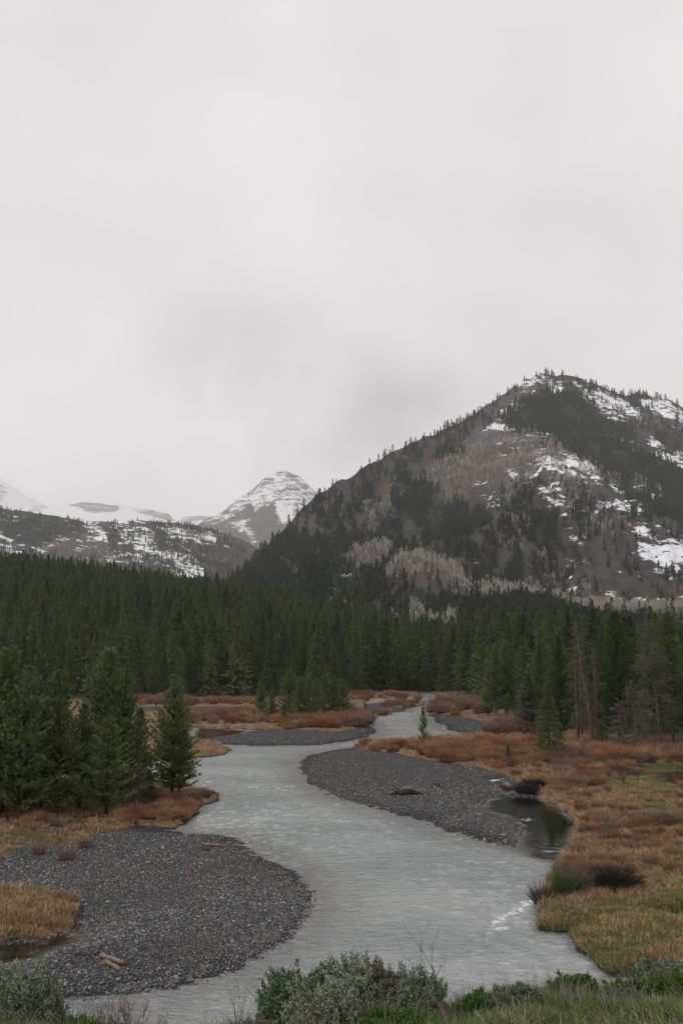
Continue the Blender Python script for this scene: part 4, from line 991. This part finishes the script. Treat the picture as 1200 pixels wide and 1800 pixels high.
scatter('willow_scrub', a[:, :3], a[:, 3], np.stack([a[:, 4], a[:, 4], a[:, 5]], 1), a[:, 6].astype(int), ws, 'rusty willow scrub filling the bands between the larger shrubs on the banks', 'shrubs')
# sparse rusty and bare twigs through the meadow
n = 900; us_ = r3.uniform(930, 1330, n); vs_ = r3.uniform(1330, 1540, n); x, y = at_z(us_, vs_, .35); gg = ground(x, y)
ok = (gg['sv'] > .2) & (gg['sp'] < -.3) & (fbm(x*.35, y*.35, 3, 18) > -.05) & (gg['forest'] < .5); n = ok.sum(); s_ = r3.uniform(.2, .5, n)
scatter('meadow_twigs', np.stack([x, y, gg['z']], 1)[ok], r3.random(n)*6.28, s_, r3.integers(0, 8, n), ws, 'low rusty twigs growing through the dry meadow of the right bank', 'shrubs')

def one_shrub(name, mesh, u, v, sc, label, rz=0, loc=None, group=None):
    p = loc if loc is not None else gpos(u, v)
    o = link(name, mesh, None, p, label=label, category='shrub'); o.scale = sc if isinstance(sc, tuple) else (sc,)*3; o.rotation_euler = (0, 0, rz)
    if group: o['group'] = group
    return o
dk = shrub_mb(600, .8, .9, 520, .008, 6, 1.7, .6).mesh('dark_shrub', M['dark_twig'])
dk2 = shrub_mb(601, .8, .8, 260, .008, 5, 1.4, .6).mesh('brown_shrub', M['willow_brown'])
one_shrub('dark_shrub', dk, 1078, 1566, (1.25, 1.05, 1.6), 'large dark twiggy dome-shaped shrub on the right meadow by the rapids')
one_shrub('dark_shrub', dk2, 1012, 1570, (.95, .9, 1.75), 'brown twiggy shrub between the large dark shrub and the river', 1)
one_shrub('dark_shrub', shrub_mb(602, .5, .5, 160, .006, 4, 1.1).mesh('spiky_shrub', M['dark_twig']), 953, 1588, (1.2, 1.2, 1.7), 'small spiky dark shrub overhanging the rapids at the bank edge', 2)
one_shrub('green_shrub', shrub_mb(603, .8, .6, 320, .010, 6, 1.2, .6).mesh('green_shrub', M['pine']), 994, 1574, (.85, .85, 1.45), 'dark green shrub at the bank edge above the rapids', 2)
for k_, (u, v, s_, lab) in enumerate(((1165, 1450, 1.0, 'grey-brown bare shrub in tawny grass near the right edge'), (1130, 1445, .8, 'thin bare brown shrub left of the grey-brown one near the right edge'), (1060, 1450, .8, 'bare pinkish shrub in the middle of the tawny meadow'), (1035, 1470, .7, 'bare dark shrub beside the dark side pool'), (1015, 1500, .65, 'straggly bare shrub on the bank at the lower end of the side pool'), (925, 1395, .9, 'dark tangled bush overhanging the upper side pool'), (940, 1385, .9, 'dark bush behind the tangled one at the upper side pool'), (905, 1362, .6, 'brown low bush between the gravel bar and the rusty scrub'), (998, 1540, .8, 'brown reedy shrub above the green shrub at the bank edge'))):
    one_shrub('bare_shrub', (dk if k_ in (5, 6) else dk2), u, v, (s_*1.1, s_*1.1, s_*1.35), lab, k_*1.3)
for k_, (u, v, s_, lab) in enumerate(((118, 1512, .55, 'olive grassy shrub on the upper part of the gravel bar'), (70, 1502, .5, 'pinkish low shrub left of the olive one on the gravel bar'), (150, 1490, .5, 'pale twiggy shrub right above the olive one on the gravel bar'), (128, 1585, .35, 'dark red low plant on the gravel beside the grassy hummock'), (768, 1382, .32, 'small dark clump of twigs lying on the middle gravel bar'))):
    one_shrub('low_shrub', WIL['brown' if k_ != 3 else 'red'][k_ % 4], u, v, (s_*1.0, s_, s_*.9), lab, k_*2.1)

def tuft(seed, n, h, r, w, mt_, spread=.5, name='tuft'):
    rng = np.random.default_rng(seed); mb = MB(); a = rng.random(n)*6.28; rr = np.sqrt(rng.random(n))*r
    b = np.stack([rr*np.cos(a), rr*np.sin(a), 0*a-.02], 1); az = a+rng.normal(0, .6, n); sp = spread*rng.uniform(.1, 1.2, n)
    d = nrm(np.stack([np.cos(az)*sp, np.sin(az)*sp, np.ones(n)], 1)); Ln = h*rng.uniform(.45, 1.1, n)
    mid = b+d*(Ln*.6)[:, None]; sd = nrm(np.cross(d, rng.normal(size=(n, 3))))*w
    d2 = nrm(d+np.stack([np.cos(az), np.sin(az), -.3*np.ones(n)], 1)*rng.uniform(.1, .9, (n, 1))); tip = mid+d2*(Ln*.45)[:, None]
    V_ = np.stack([b-sd, b+sd, mid+sd*.8, mid-sd*.8, tip], 1); i = np.arange(n)[:, None]*5
    T_ = np.concatenate([i+np.array([0, 1, 2]), i+np.array([0, 2, 3]), i+np.array([3, 2, 4])], 0)
    mb.add(V_, T_, np.repeat(rng.random(n), 5)); return hidden(name+'_%d' % seed, mb.mesh(name, M[mt_]))
def scatter_ground(name, x, y, cond, sources, sc, label, cat, seed=5, tilt=.08, idxf=None):
    rr = np.random.default_rng(seed); gg = ground(x, y); k = cond(gg, x, y, rr)
    x, y, z = x[k], y[k], gg['z'][k]; n = len(x)
    s_ = rr.uniform(sc[0], sc[1], n)*(1+.35*fbm(x*.5, y*.5, 2, 3)); idx = rr.integers(0, len(sources), n)
    scatter(name, np.stack([x, y, z], 1), rr.random(n)*6.28, np.stack([s_*1.0, s_*1.0, s_], 1), idx, sources, label, cat, tilt, rr)
def screen_samples(n, u0, u1, v0, v1, seed, bias=1.0):
    rr = np.random.default_rng(seed); u = rr.uniform(u0, u1, n); v = v0+(v1-v0)*rr.random(n)**bias; return at_z(u, v, .35)
# tawny grass over the meadows
x, y = screen_samples(62000, -150, 1350, 1236, 1725, 1)
dens = lambda g, x, y, r: (g['sv'] > .12) & (g['sp'] < -.25) & ((g['forest'] < .5) | (y < 100)) & (g['veg'] > .5) & (g['bank'] < .5)
scatter_ground('dry_grass', x, y, lambda g, x, y, r: dens(g, x, y, r) & (r.random(len(x)) > g['green']*.9) & ((x > 0) | (y > 100) | (r.random(len(x)) < .22)) & ((y < 140) | (r.random(len(x)) < .45)), [tuft(700+i, 34, .42, .22, .010, 'tawny') for i in range(5)], (.35, 1.15), 'tawny and rusty dry grass covering the river banks', 'grass', 5)
x, y = screen_samples(80000, 880, 1350, 1340, 1735, 2)
scatter_ground('olive_grass', x, y, lambda g, x, y, r: dens(g, x, y, r) & (r.random(len(x)) < g['green']*1.1), [tuft(720+i, 34, .17, .22, .010, 'olive', .9) for i in range(5)], (.6, 1.2), 'short olive grass on the right bank by the rapids', 'grass', 6)
x, y = screen_samples(14000, -150, 420, 1380, 1670, 3)
scatter_ground('bank_grass', x, y, lambda g, x, y, r: dens(g, x, y, r) & (r.random(len(x)) < .16+.5*(y < 45)), [tuft(740+i, 40, .26, .22, .009, 'olive' if i % 2 else 'tawny') for i in range(4)], (.5, 1.0), 'olive and brown grass on the left bank and grassy hummock', 'grass', 7)
# foreground bank grass
rr = np.random.default_rng(8); n = 46000
x = rr.uniform(-7.5, 7.5, n); y = rr.uniform(8.5, 15.5, n)
scatter_ground('green_grass', x, y, lambda g, x, y, r: (g['bank'] > .5) & (r.random(len(x)) < .45+1.3*fbm(x*1.3, y*1.3, 4, 4)), [tuft(760+i, 26, .15, .07, .0038, 'green', 1.1) for i in range(7)], (.35, 1.5), 'fresh green grass mixed with dry blades on the near bank', 'grass', 9, .15)
n = 5200; x = rr.uniform(-7, 7, n); y = rr.uniform(10, 14.5, n)
scatter_ground('leafy_plants', x, y, lambda g, x, y, r: (g['bank'] > .5) & (fbm(x*1.1, y*1.5, 3, 14) > .02), [tuft(780+i, 34, .15, .08, .008, 'lush', 1.0) for i in range(4)], (.6, 1.3), 'bright green leafy plants among the near bank grass', 'plants', 10, .15)
n = 4200; x = rr.uniform(-7, 7, n); y = rr.uniform(11, 15, n)
scatter_ground('dry_stalks', x, y, lambda g, x, y, r: (g['bank'] > .5) & (r.random(len(x)) < .25+.5*(x > 2.2)), [tuft(790+i, 9, .42, .10, .0028, 'sage_dry', .45) for i in range(4)], (.5, 1.2), 'thin dry grey stalks standing above the near bank grass', 'grass', 11, .15)

# ---- sagebrush (things)
def sage_mb(seed, h, r, n, leaf=.045, leafw=.0075, up=.9):
    rng = np.random.default_rng(seed); st = MB(); lf = MB()
    a = rng.random(n)*6.28; ph = np.arccos(rng.uniform(.05, 1, n))       # directions over a dome
    lump = 1+.20*np.sin(a*3+seed)+.13*np.sin(a*5+ph*4)+rng.normal(0, .07, n)
    d = np.stack([np.cos(a)*np.sin(ph)*r, np.sin(a)*np.sin(ph)*r, np.cos(ph)*h], 1)*lump[:, None]*rng.uniform(.6, 1.0, (n, 1))
    d[:, 2] = np.maximum(d[:, 2], .04)
    base = d*.12*np.array([1, 1, 0]); mid = base+(d-base)*.55; mid[:, 2] -= .05*h
    st.sticks(base, mid, .007, .004, 3, rng.random(n)); st.sticks(mid, d, .004, .0015, 3, rng.random(n))
    k = 42
    s = rng.uniform(.42, 1.12, (n, k)); dirn = nrm(nrm(d)*.6+np.array([0, 0, up])+rng.normal(0, .12, (n, 3)))
    tipl = .19*h
    P = d[:, None, :]+dirn[:, None, :]*((s-.6)*tipl*1.6)[..., None]+rng.normal(0, .012, (n, k, 3))
    P = P.reshape(-1, 3); D = nrm(np.repeat(dirn, k, 0)+rng.normal(0, .55, (n*k, 3)))
    lf.leaves(P, D, leaf*rng.uniform(.6, 1.2, n*k), leafw, rng)
    return lf, st
def put_sage(u, Yd, h, r, n, leafm, lab, seed, dz=0.0, kind='sagebrush'):
    x = (u-600)/F*Yd*1.035; z = float(ground([x], [Yd])['z'][0])
    e = empty(kind, (x, Yd, z+dz-.03), seed, 1, label=lab, category='shrub', group='sagebrush on the near bank')
    lf, st = sage_mb(seed, h, r, n); link('leaves', lf.mesh('leaves', M[leafm]), e); link('stems', st.mesh('stems', M['sage_dry']), e)
put_sage(535, 12.7, .50, .50, 900, 'sage_green', 'dark green rounded sagebrush, leftmost of the big foreground clump', 801)
put_sage(610, 12.9, .53, .48, 800, 'sage', 'tallest grey-green sagebrush in the middle of the big foreground clump', 802)
put_sage(668, 13.0, .50, .40, 420, 'sage_dry', 'greyish half-bare sagebrush right of the tallest one', 803)
put_sage(715, 12.8, .45, .36, 480, 'sage', 'low grey-green sagebrush at the right end of the foreground clump', 804)
put_sage(575, 12.1, .42, .42, 520, 'sage', 'pale sagebrush low in front of the big foreground clump', 805)
put_sage(-5, 12.6, .52, .42, 560, 'sage', 'pale sagebrush cut off by the left edge at the bottom', 806)
put_sage(90, 12.4, .55, .38, 600, 'sage', 'grey-green sagebrush on the near bank at lower left', 807)
put_sage(1075, 14.0, .40, .40, 420, 'sage', 'grey sagebrush on the near bank at lower right before the meadow', 808)
put_sage(1165, 13.9, .46, .42, 460, 'sage', 'grey-green sagebrush by the right edge of the near bank', 809)
put_sage(1010, 13.7, .30, .34, 300, 'sage_dry', 'low dry sagebrush left of the grey one on the near bank', 810)
put_sage(850, 13.3, .24, .30, 260, 'sage_green', 'small dark sagebrush on the near bank edge right of the tall stalk', 812)
put_sage(930, 13.9, .30, .36, 320, 'sage', 'low pale sagebrush on the near bank edge before the rapids', 813)
put_sage(1195, 12.9, .34, .36, 360, 'sage', 'pale sagebrush cut off by the right edge at the bottom', 814)
put_sage(470, 12.3, .20, .26, 220, 'sage_dry', 'small brown half-dead sagebrush left of the big foreground clump', 815)
put_sage(40, 13.0, .42, .36, 420, 'sage_green', 'darker sagebrush behind the pale one at lower left', 816)
for k_, (u_, y_, h_, r_, n_, m_, lb_) in enumerate(((980, 12.6, .22, .28, 240, 'lush', 'bright green leafy bush on the near bank right of centre'), (820, 12.4, .18, .26, 220, 'lush', 'small bright green leafy bush on the near bank below the fan of twigs'), (1060, 12.2, .24, .30, 260, 'green', 'green and straw coloured bush low on the near bank'), (1130, 12.1, .26, .32, 280, 'lush', 'bright green leafy bush in the bottom right corner'), (890, 12.0, .20, .26, 220, 'sage_green', 'dark green low bush at the bottom edge right of centre'), (1050, 14.1, .36, .36, 330, 'sage_dry', 'dry grey bush standing before the lower end of the meadow'), (1125, 14.2, .42, .40, 360, 'sage_dry', 'dry grey bush behind the grey-green sagebrush at lower right'), (1190, 14.0, .44, .40, 360, 'sage_dry', 'dry grey bush at the right edge of the near bank'), (620, 11.7, .16, .30, 220, 'lush', 'bright green leafy clump under the big sagebrush'), (690, 11.9, .20, .28, 220, 'lush', 'bright green leafy clump right under the big sagebrush'))):
    put_sage(u_, y_, h_, r_, n_, m_, lb_, 830+k_, kind='leafy_bush' if m_ in ('lush', 'green') else 'sagebrush')
put_sage(1120, 13.0, .30, .34, 320, 'sage_green', 'small dark green sagebrush amid grass at lower right', 811)

# ---- thin twiggy plants in front of the water
def twig_mb(seed, stems, h, spread, w, lvl=3, ang=.5):
    rng = np.random.default_rng(seed); mb = MB()
    a = rng.random(stems)*6.28; p = np.stack([.05*np.cos(a), .05*np.sin(a), 0*a-.05], 1)
    d = nrm(np.stack([np.cos(a)*spread*rng.random(stems), np.sin(a)*spread*rng.random(stems)*.5, np.ones(stems)], 1)); Ln = h*rng.uniform(.6, 1, stems)*.5; ww = w
    for l_ in range(lvl+1):
        segs = 3; q_ = p; dd = d; pts = [p]
        for s in range(segs):
            dd = nrm(dd+rng.normal(0, .10, dd.shape)+np.array([0, 0, .06])); nx_ = q_+dd*(Ln/segs)[:, None]
            mb.sticks(q_, nx_, ww*(1-.25*s/segs), ww*(1-.25*(s+1)/segs), 3, rng.random(len(q_))); q_ = nx_; pts.append(q_)
        if l_ == lvl: break
        P_, D_, L_ = [], [], []
        for k in (1, 2, 3, 3):
            P_.append(pts[k]); D_.append(nrm(dd+rng.normal(0, ang, dd.shape))); L_.append(Ln*rng.uniform(.45, .8, len(Ln)))
        p = np.concatenate(P_); d = np.concatenate(D_); Ln = np.concatenate(L_); ww *= .62
        if len(p) > 1500: k = rng.permutation(len(p))[:1500]; p, d, Ln = p[k], d[k], Ln[k]
    return mb
def put_twig(u, Yd, seed, stems, h, spread, w, lab, m='tan_twig', lvl=3, dz=0, ang=.5, name='bare_bush'):
    x = (u-600)/F*Yd*1.035; z = float(ground([x], [Yd])['z'][0])
    o = link(name, twig_mb(seed, stems, h, spread, w, lvl, ang).mesh(name, M[m]), None, (x, Yd, z+dz), label=lab, category='shrub')
put_twig(255, 12.6, 901, 9, .62, .9, .004, 'spreading leafless twiggy bush in front of the water, left of centre')
put_twig(300, 12.8, 902, 6, .55, .8, .004, 'smaller leafless bush right beside the spreading one')
put_twig(215, 12.5, 903, 4, .5, .6, .004, 'leafless bush left beside the spreading one')
put_twig(440, 12.9, 904, 4, .80, .7, .0035, 'tall thin bare stems at the left side of the big sagebrush', lvl=1, ang=.35)
put_twig(478, 13.0, 905, 3, .95, .6, .0035, 'long bare arching twigs rising from the left of the sagebrush', lvl=1, ang=.3)
put_twig(560, 13.1, 906, 4, .95, .5, .0035, 'long bare twigs rising above the middle of the sagebrush', lvl=1, ang=.4)
put_twig(745, 12.9, 907, 2, 1.25, .15, .005, 'tall orange-brown dead flower stalk right of the sagebrush', lvl=2, ang=.5)
put_twig(752, 12.6, 908, 8, .55, .4, .004, 'cluster of grey-brown bare stems at the foot of the tall stalk', lvl=1, ang=.3)
put_twig(400, 12.4, 909, 5, .45, .8, .0035, 'reddish low bare twigs near the bottom edge left of the sagebrush', 'willow_red', lvl=2)
put_twig(985, 13.8, 910, 7, .75, .35, .003, 'upright pale dry stems before the water at lower right', 'sage_dry', lvl=1, ang=.3)
put_twig(1040, 14.0, 911, 8, .6, .35, .003, 'pale dry stems right of the upright ones at lower right', 'sage_dry', lvl=1, ang=.3)
put_twig(1090, 14.1, 912, 9, .65, .4, .003, 'grey dry stems above the grey sagebrush at lower right', 'sage_dry', lvl=1, ang=.3)
put_twig(1165, 14.2, 913, 8, .6, .4, .003, 'grey dry stems by the right edge above the near bank', 'sage_dry', lvl=1, ang=.3)
put_twig(1180, 12.2, 914, 6, .45, .4, .003, 'tan dead stalks in the grass of the bottom right corner', lvl=1, ang=.3)
put_twig(15, 12.0, 915, 7, .55, .5, .003, 'tan grass stalks in the bottom left corner', lvl=1, ang=.3)
put_twig(905, 13.4, 916, 6, .28, 1.6, .004, 'low fan of dry twigs on the near bank edge right of centre', lvl=2)

# ------------------------------------------------------------------ gravel
def stone_mesh(seed, name='stone'):
    rng = np.random.default_rng(seed); t = (1+5**.5)/2
    V_ = np.array([(-1, t, 0), (1, t, 0), (-1, -t, 0), (1, -t, 0), (0, -1, t), (0, 1, t), (0, -1, -t), (0, 1, -t), (t, 0, -1), (t, 0, 1), (-t, 0, -1), (-t, 0, 1)], float)
    Fc = [(0, 11, 5), (0, 5, 1), (0, 1, 7), (0, 7, 10), (0, 10, 11), (1, 5, 9), (5, 11, 4), (11, 10, 2), (10, 7, 6), (7, 1, 8), (3, 9, 4), (3, 4, 2), (3, 2, 6), (3, 6, 8), (3, 8, 9), (4, 9, 5), (2, 4, 11), (6, 2, 10), (8, 6, 7), (9, 8, 1)]
    V_ = list(nrm(V_)); cache = {}; F2 = []
    def mid(a, b):
        k = (min(a, b), max(a, b))
        if k not in cache: V_.append(nrm(V_[a]+V_[b])); cache[k] = len(V_)-1
        return cache[k]
    for a, b, c in Fc:
        ab, bc, ca = mid(a, b), mid(b, c), mid(c, a); F2 += [(a, ab, ca), (b, bc, ab), (c, ca, bc), (ab, bc, ca)]
    V_ = np.array(V_); V_ = V_*(1+rng.normal(0, .09, (len(V_), 1)))*np.array([1, rng.uniform(.65, .9), rng.uniform(.4, .65)])
    return mesh_np(name, V_, tris=F2, mats=[M['stone']], smooth=True, attrs={'var': rng.random(len(V_))})
STN = [hidden('pebble_%d' % i, stone_mesh(i, 'pebble')) for i in range(6)]
def gravel(name, n, box, sizes, label, seed, bias=1.0):
    x, y = screen_samples(n, *box, seed, bias); rr = np.random.default_rng(seed+1)
    gg = ground(x, y); k = (gg['veg'] < .45) & (gg['z'] > -.05) & (gg['sg'] > -.6) & ((gg['z'] > .0) | (rr.random(n) < .35)) & (rr.random(n) < 1.0-.75*sstep(.12, .42, fbm(x*.25+9, y*.12, 3, 56)))
    x, y, z = x[k], y[k], gg['z'][k]; n = len(x); srt = fbm(x*.22+seed, y*.16, 3, 55); s_ = sizes[0]*np.exp(rr.normal(0, sizes[1], n))*(1+.45*srt); s_ = np.minimum(s_, sizes[0]*2.6)
    scatter(name, np.stack([x, y, z+s_*.12], 1), rr.random(n)*6.28, s_, rr.integers(0, 6, n), STN, label, 'gravel', .25, rr)
gravel('gravel', 190000, (-120, 560, 1455, 1775), (.032, .36), 'grey and rust coloured pebbles of the near left gravel bar', 50)
gravel('gravel', 90000, (500, 980, 1310, 1495), (.040, .35), 'fine grey gravel of the bar in the middle of the river', 52, .8)
gravel('gravel', 14000, (330, 920, 1234, 1312), (.06, .35), 'pale grey gravel of the far bars and spits', 54)
# single stones that show at the edges of the bar and in the river
STONES = [(505,1547,.10,'dark stone in the shallows at the top of the gravel bar tip'),(517,1556,.08,'small dark stone off the upper edge of the gravel bar tip'),(552,1566,.10,'lone dark stone in the river right of the gravel bar tip'),(527,1562,.08,'stone just off the right edge of the gravel bar'),(533,1572,.07,'small stone off the gravel bar nearest its tip'),(546,1610,.10,'dark flat stone in the river below the gravel bar tip'),(538,1608,.08,'dark stone beside the flat one below the gravel bar tip'),(513,1648,.07,'dark stone off the lower right edge of the gravel bar'),(335,1722,.12,'dark stone at the lower edge of the gravel bar by the water'),(312,1727,.08,'brown stone at the lower gravel edge left of the dark one'),(352,1716,.08,'reddish stone at the lower gravel edge right of the dark one'),(415,1577,.15,'dark rock lying on the right half of the gravel bar'),(386,1577,.10,'dark rounded stone left of the dark rock on the gravel bar'),(292,1487,.08,'orange stone near the top of the gravel bar'),(252,1632,.10,'rust coloured stone in the middle of the gravel bar'),(722,1252,.22,'dark rock in the far river below the islet'),(876,1276,.2,'dark rock on the far right gravel'),(550,1291,.16,'small dark rock on the far gravel spit'),(575,1283,.16,'dark rock at the back of the far gravel spit')]
for i, (u, v, s_, lab) in enumerate(STONES):
    x, y = at_z(u, v, 0.02); z = max(float(ground([x], [y])['z'][0]), -.02)
    o = link('river_stone', STN[i % 6].data, None, (float(x), float(y), z+s_*.2), label=lab, category='stone'); o.scale = (s_*1.2, s_, s_*.9); o.rotation_euler = (0, 0, i*1.1)
x, y, z = gpos(62, 1245)
bm = MB(); bm.add(np.array(0.0).reshape(0) if False else np.zeros((0, 3)), np.zeros((0, 3), int))
pale, ntp, bp = mat('pale_rock'); bp.inputs['Base Color'].default_value = (.46, .45, .43, 1); bp.inputs['Roughness'].default_value = .85
gp = G(ntp); ntp.links.new(gp.mix(gp.mr(gp.noise(gp.objc(), 2.5, 5), .35, .65), (.40, .39, .37), (.55, .54, .53)), bp.inputs['Base Color'])
me = stone_mesh(99, 'boulder'); me.materials.clear(); me.materials.append(pale)
o = link('boulder', me, None, (x, y, z+.35), label='pale rounded boulder at the forest edge between the left pines', category='rock'); o.scale = (2.4, 1.8, 1.7)

# ------------------------------------------------------------------ driftwood
def log(name, pts, rad, lab, m='driftwood', k=9, parts=True, seed=0, bumpy=.22, stubs=0):
    rng = np.random.default_rng(seed); pts = np.array(pts, float); base = pts.mean(0).copy(); base[2] = pts[:, 2].min()
    mb = MB(); mb.tube(pts-base, rad, k, bumpy, rng)
    for j in range(stubs):
        i = rng.integers(1, len(pts)-1); d = nrm(rng.normal(0, 1, 3)+np.array([0, 0, .8])); p = pts[i]-base
        mb.sticks([p], [p+d*rng.uniform(.1, .3)], np.max(rad)*.4, np.max(rad)*.15, 5)
    return link(name, mb.mesh(name, M[m], True), None, tuple(base), label=lab, category='driftwood')
def pline(pix, dz, n=8):
    P_ = [np.array(gpos(u, v)) for u, v in pix]; P_ = np.array(P_); P_[:, 2] += dz
    s = np.linspace(0, len(P_)-1, n); return np.stack([np.interp(s, range(len(P_)), P_[:, j]) for j in range(3)], 1)
log('driftwood_log', pline([(178, 1683), (218, 1697)], .07, 6), .075, 'thick short driftwood log lying behind its twin on the gravel bar', seed=1)
log('driftwood_log', pline([(186, 1692), (211, 1707)], .05, 6), .062, 'shorter paler driftwood log in front of its twin on the gravel bar', seed=2)
log('driftwood_branch', pline([(104, 1672), (112, 1680), (135, 1678), (160, 1682), (174, 1675), (179, 1663)], .04, 14), np.linspace(.045, .018, 14), 'curved thin driftwood branch left of the two short logs', k=6, seed=3, stubs=3, m='driftwood_dark')
log('driftwood_log', pline([(360, 1487), (390, 1489)], .08, 6), np.array([.09, .09, .08, .07, .06, .05]), 'small driftwood log near the top of the gravel bar by the water', seed=4)
log('driftwood_log', pline([(356, 1495), (368, 1495)], .06, 5), .07, 'short brown wood piece below the small log near the bar top', seed=14, m='driftwood_dark')
log('driftwood_log', pline([(322, 1443), (340, 1432), (362, 1431)], .12, 8), np.linspace(.13, .05, 8), 'bark-covered log sticking out of the left bank point into the river', 'driftwood_dark', seed=5, stubs=2)
# stump-like driftwood on the middle bar
x, y, z = gpos(716, 1398)
e = empty('driftwood_stump', (x, y, z-.05), 0, .85, label='bulky dark hollow driftwood stump on the middle gravel bar', category='driftwood')
mb = MB(); rngd = np.random.default_rng(6)
mb.tube(np.array([(-.75, 0, .22), (-.4, 0, .36), (0, .05, .42), (.4, .08, .36), (.8, .1, .22), (1.2, .1, .10)]), np.array([.30, .34, .30, .22, .14, .07]), 10, .35, rngd)
link('trunk', mb.mesh('trunk', M['driftwood_dark'], True), e)
mb = MB(); mb.tube(np.array([(-.6, -.12, .52), (-.2, -.1, .66), (.2, -.05, .66), (.7, .0, .46), (1.35, -.15, .16)]), np.array([.10, .15, .14, .10, .04]), 8, .3, rngd)
link('pale_limb', mb.mesh('limb', M['driftwood'], True), e)
mb = MB(); A_ = np.array([[-.7, 0, .3]]*9); B_ = A_+rngd.normal(0, .35, (9, 3))*np.array([1, .6, .6])+np.array([-.25, 0, .05]); B_[:, 2] = np.maximum(B_[:, 2], .04); mb.sticks(A_, B_, .07, .02, 5)
link('roots', mb.mesh('roots', M['driftwood_dark'], True), e)
log('driftwood_branch', pline([(735, 1388), (770, 1390), (800, 1399)], .05, 8), np.linspace(.05, .02, 8), 'thin stick lying right of the dark stump on the middle bar', k=5, seed=7, stubs=3)
log('driftwood_log', pline([(905, 1447), (925, 1455)], .05, 5), .05, 'pale stick at the tip of the gravel by the dark side pool', seed=8)
log('driftwood_branch', pline([(365, 1400), (376, 1396), (384, 1398)], .12, 6), .05, 'dark snag in the water off the left bank point', 'driftwood_dark', k=5, seed=9, stubs=3)

# ------------------------------------------------------------------ haze
hz = mat('haze_air')[0]; nth = hz.node_tree
for n_ in list(nth.nodes): nth.nodes.remove(n_)
ho = nth.nodes.new('ShaderNodeOutputMaterial'); pv = nth.nodes.new('ShaderNodeVolumePrincipled')
pv.inputs['Color'].default_value = (.93, .93, .94, 1); pv.inputs['Density'].default_value = 5.4e-5; pv.inputs['Anisotropy'].default_value = 0.0
nth.links.new(pv.outputs[0], ho.inputs['Volume'])
X0, X1, Y0, Y1, Z0, Z1_ = -12500., 12500., -300., 19500., -160., 3300.
vb_ = [(x_, y_, z_) for z_ in (Z0, Z1_) for y_ in (Y0, Y1) for x_ in (X0, X1)]
fb = [(0, 2, 3, 1), (4, 5, 7, 6), (0, 1, 5, 4), (2, 6, 7, 3), (0, 4, 6, 2), (1, 3, 7, 5)]
link('haze', mesh_np('haze', vb_, quads=fb, mats=[hz]), kind='stuff')
print('slope conifers', cnt, 'forest', len(TX))
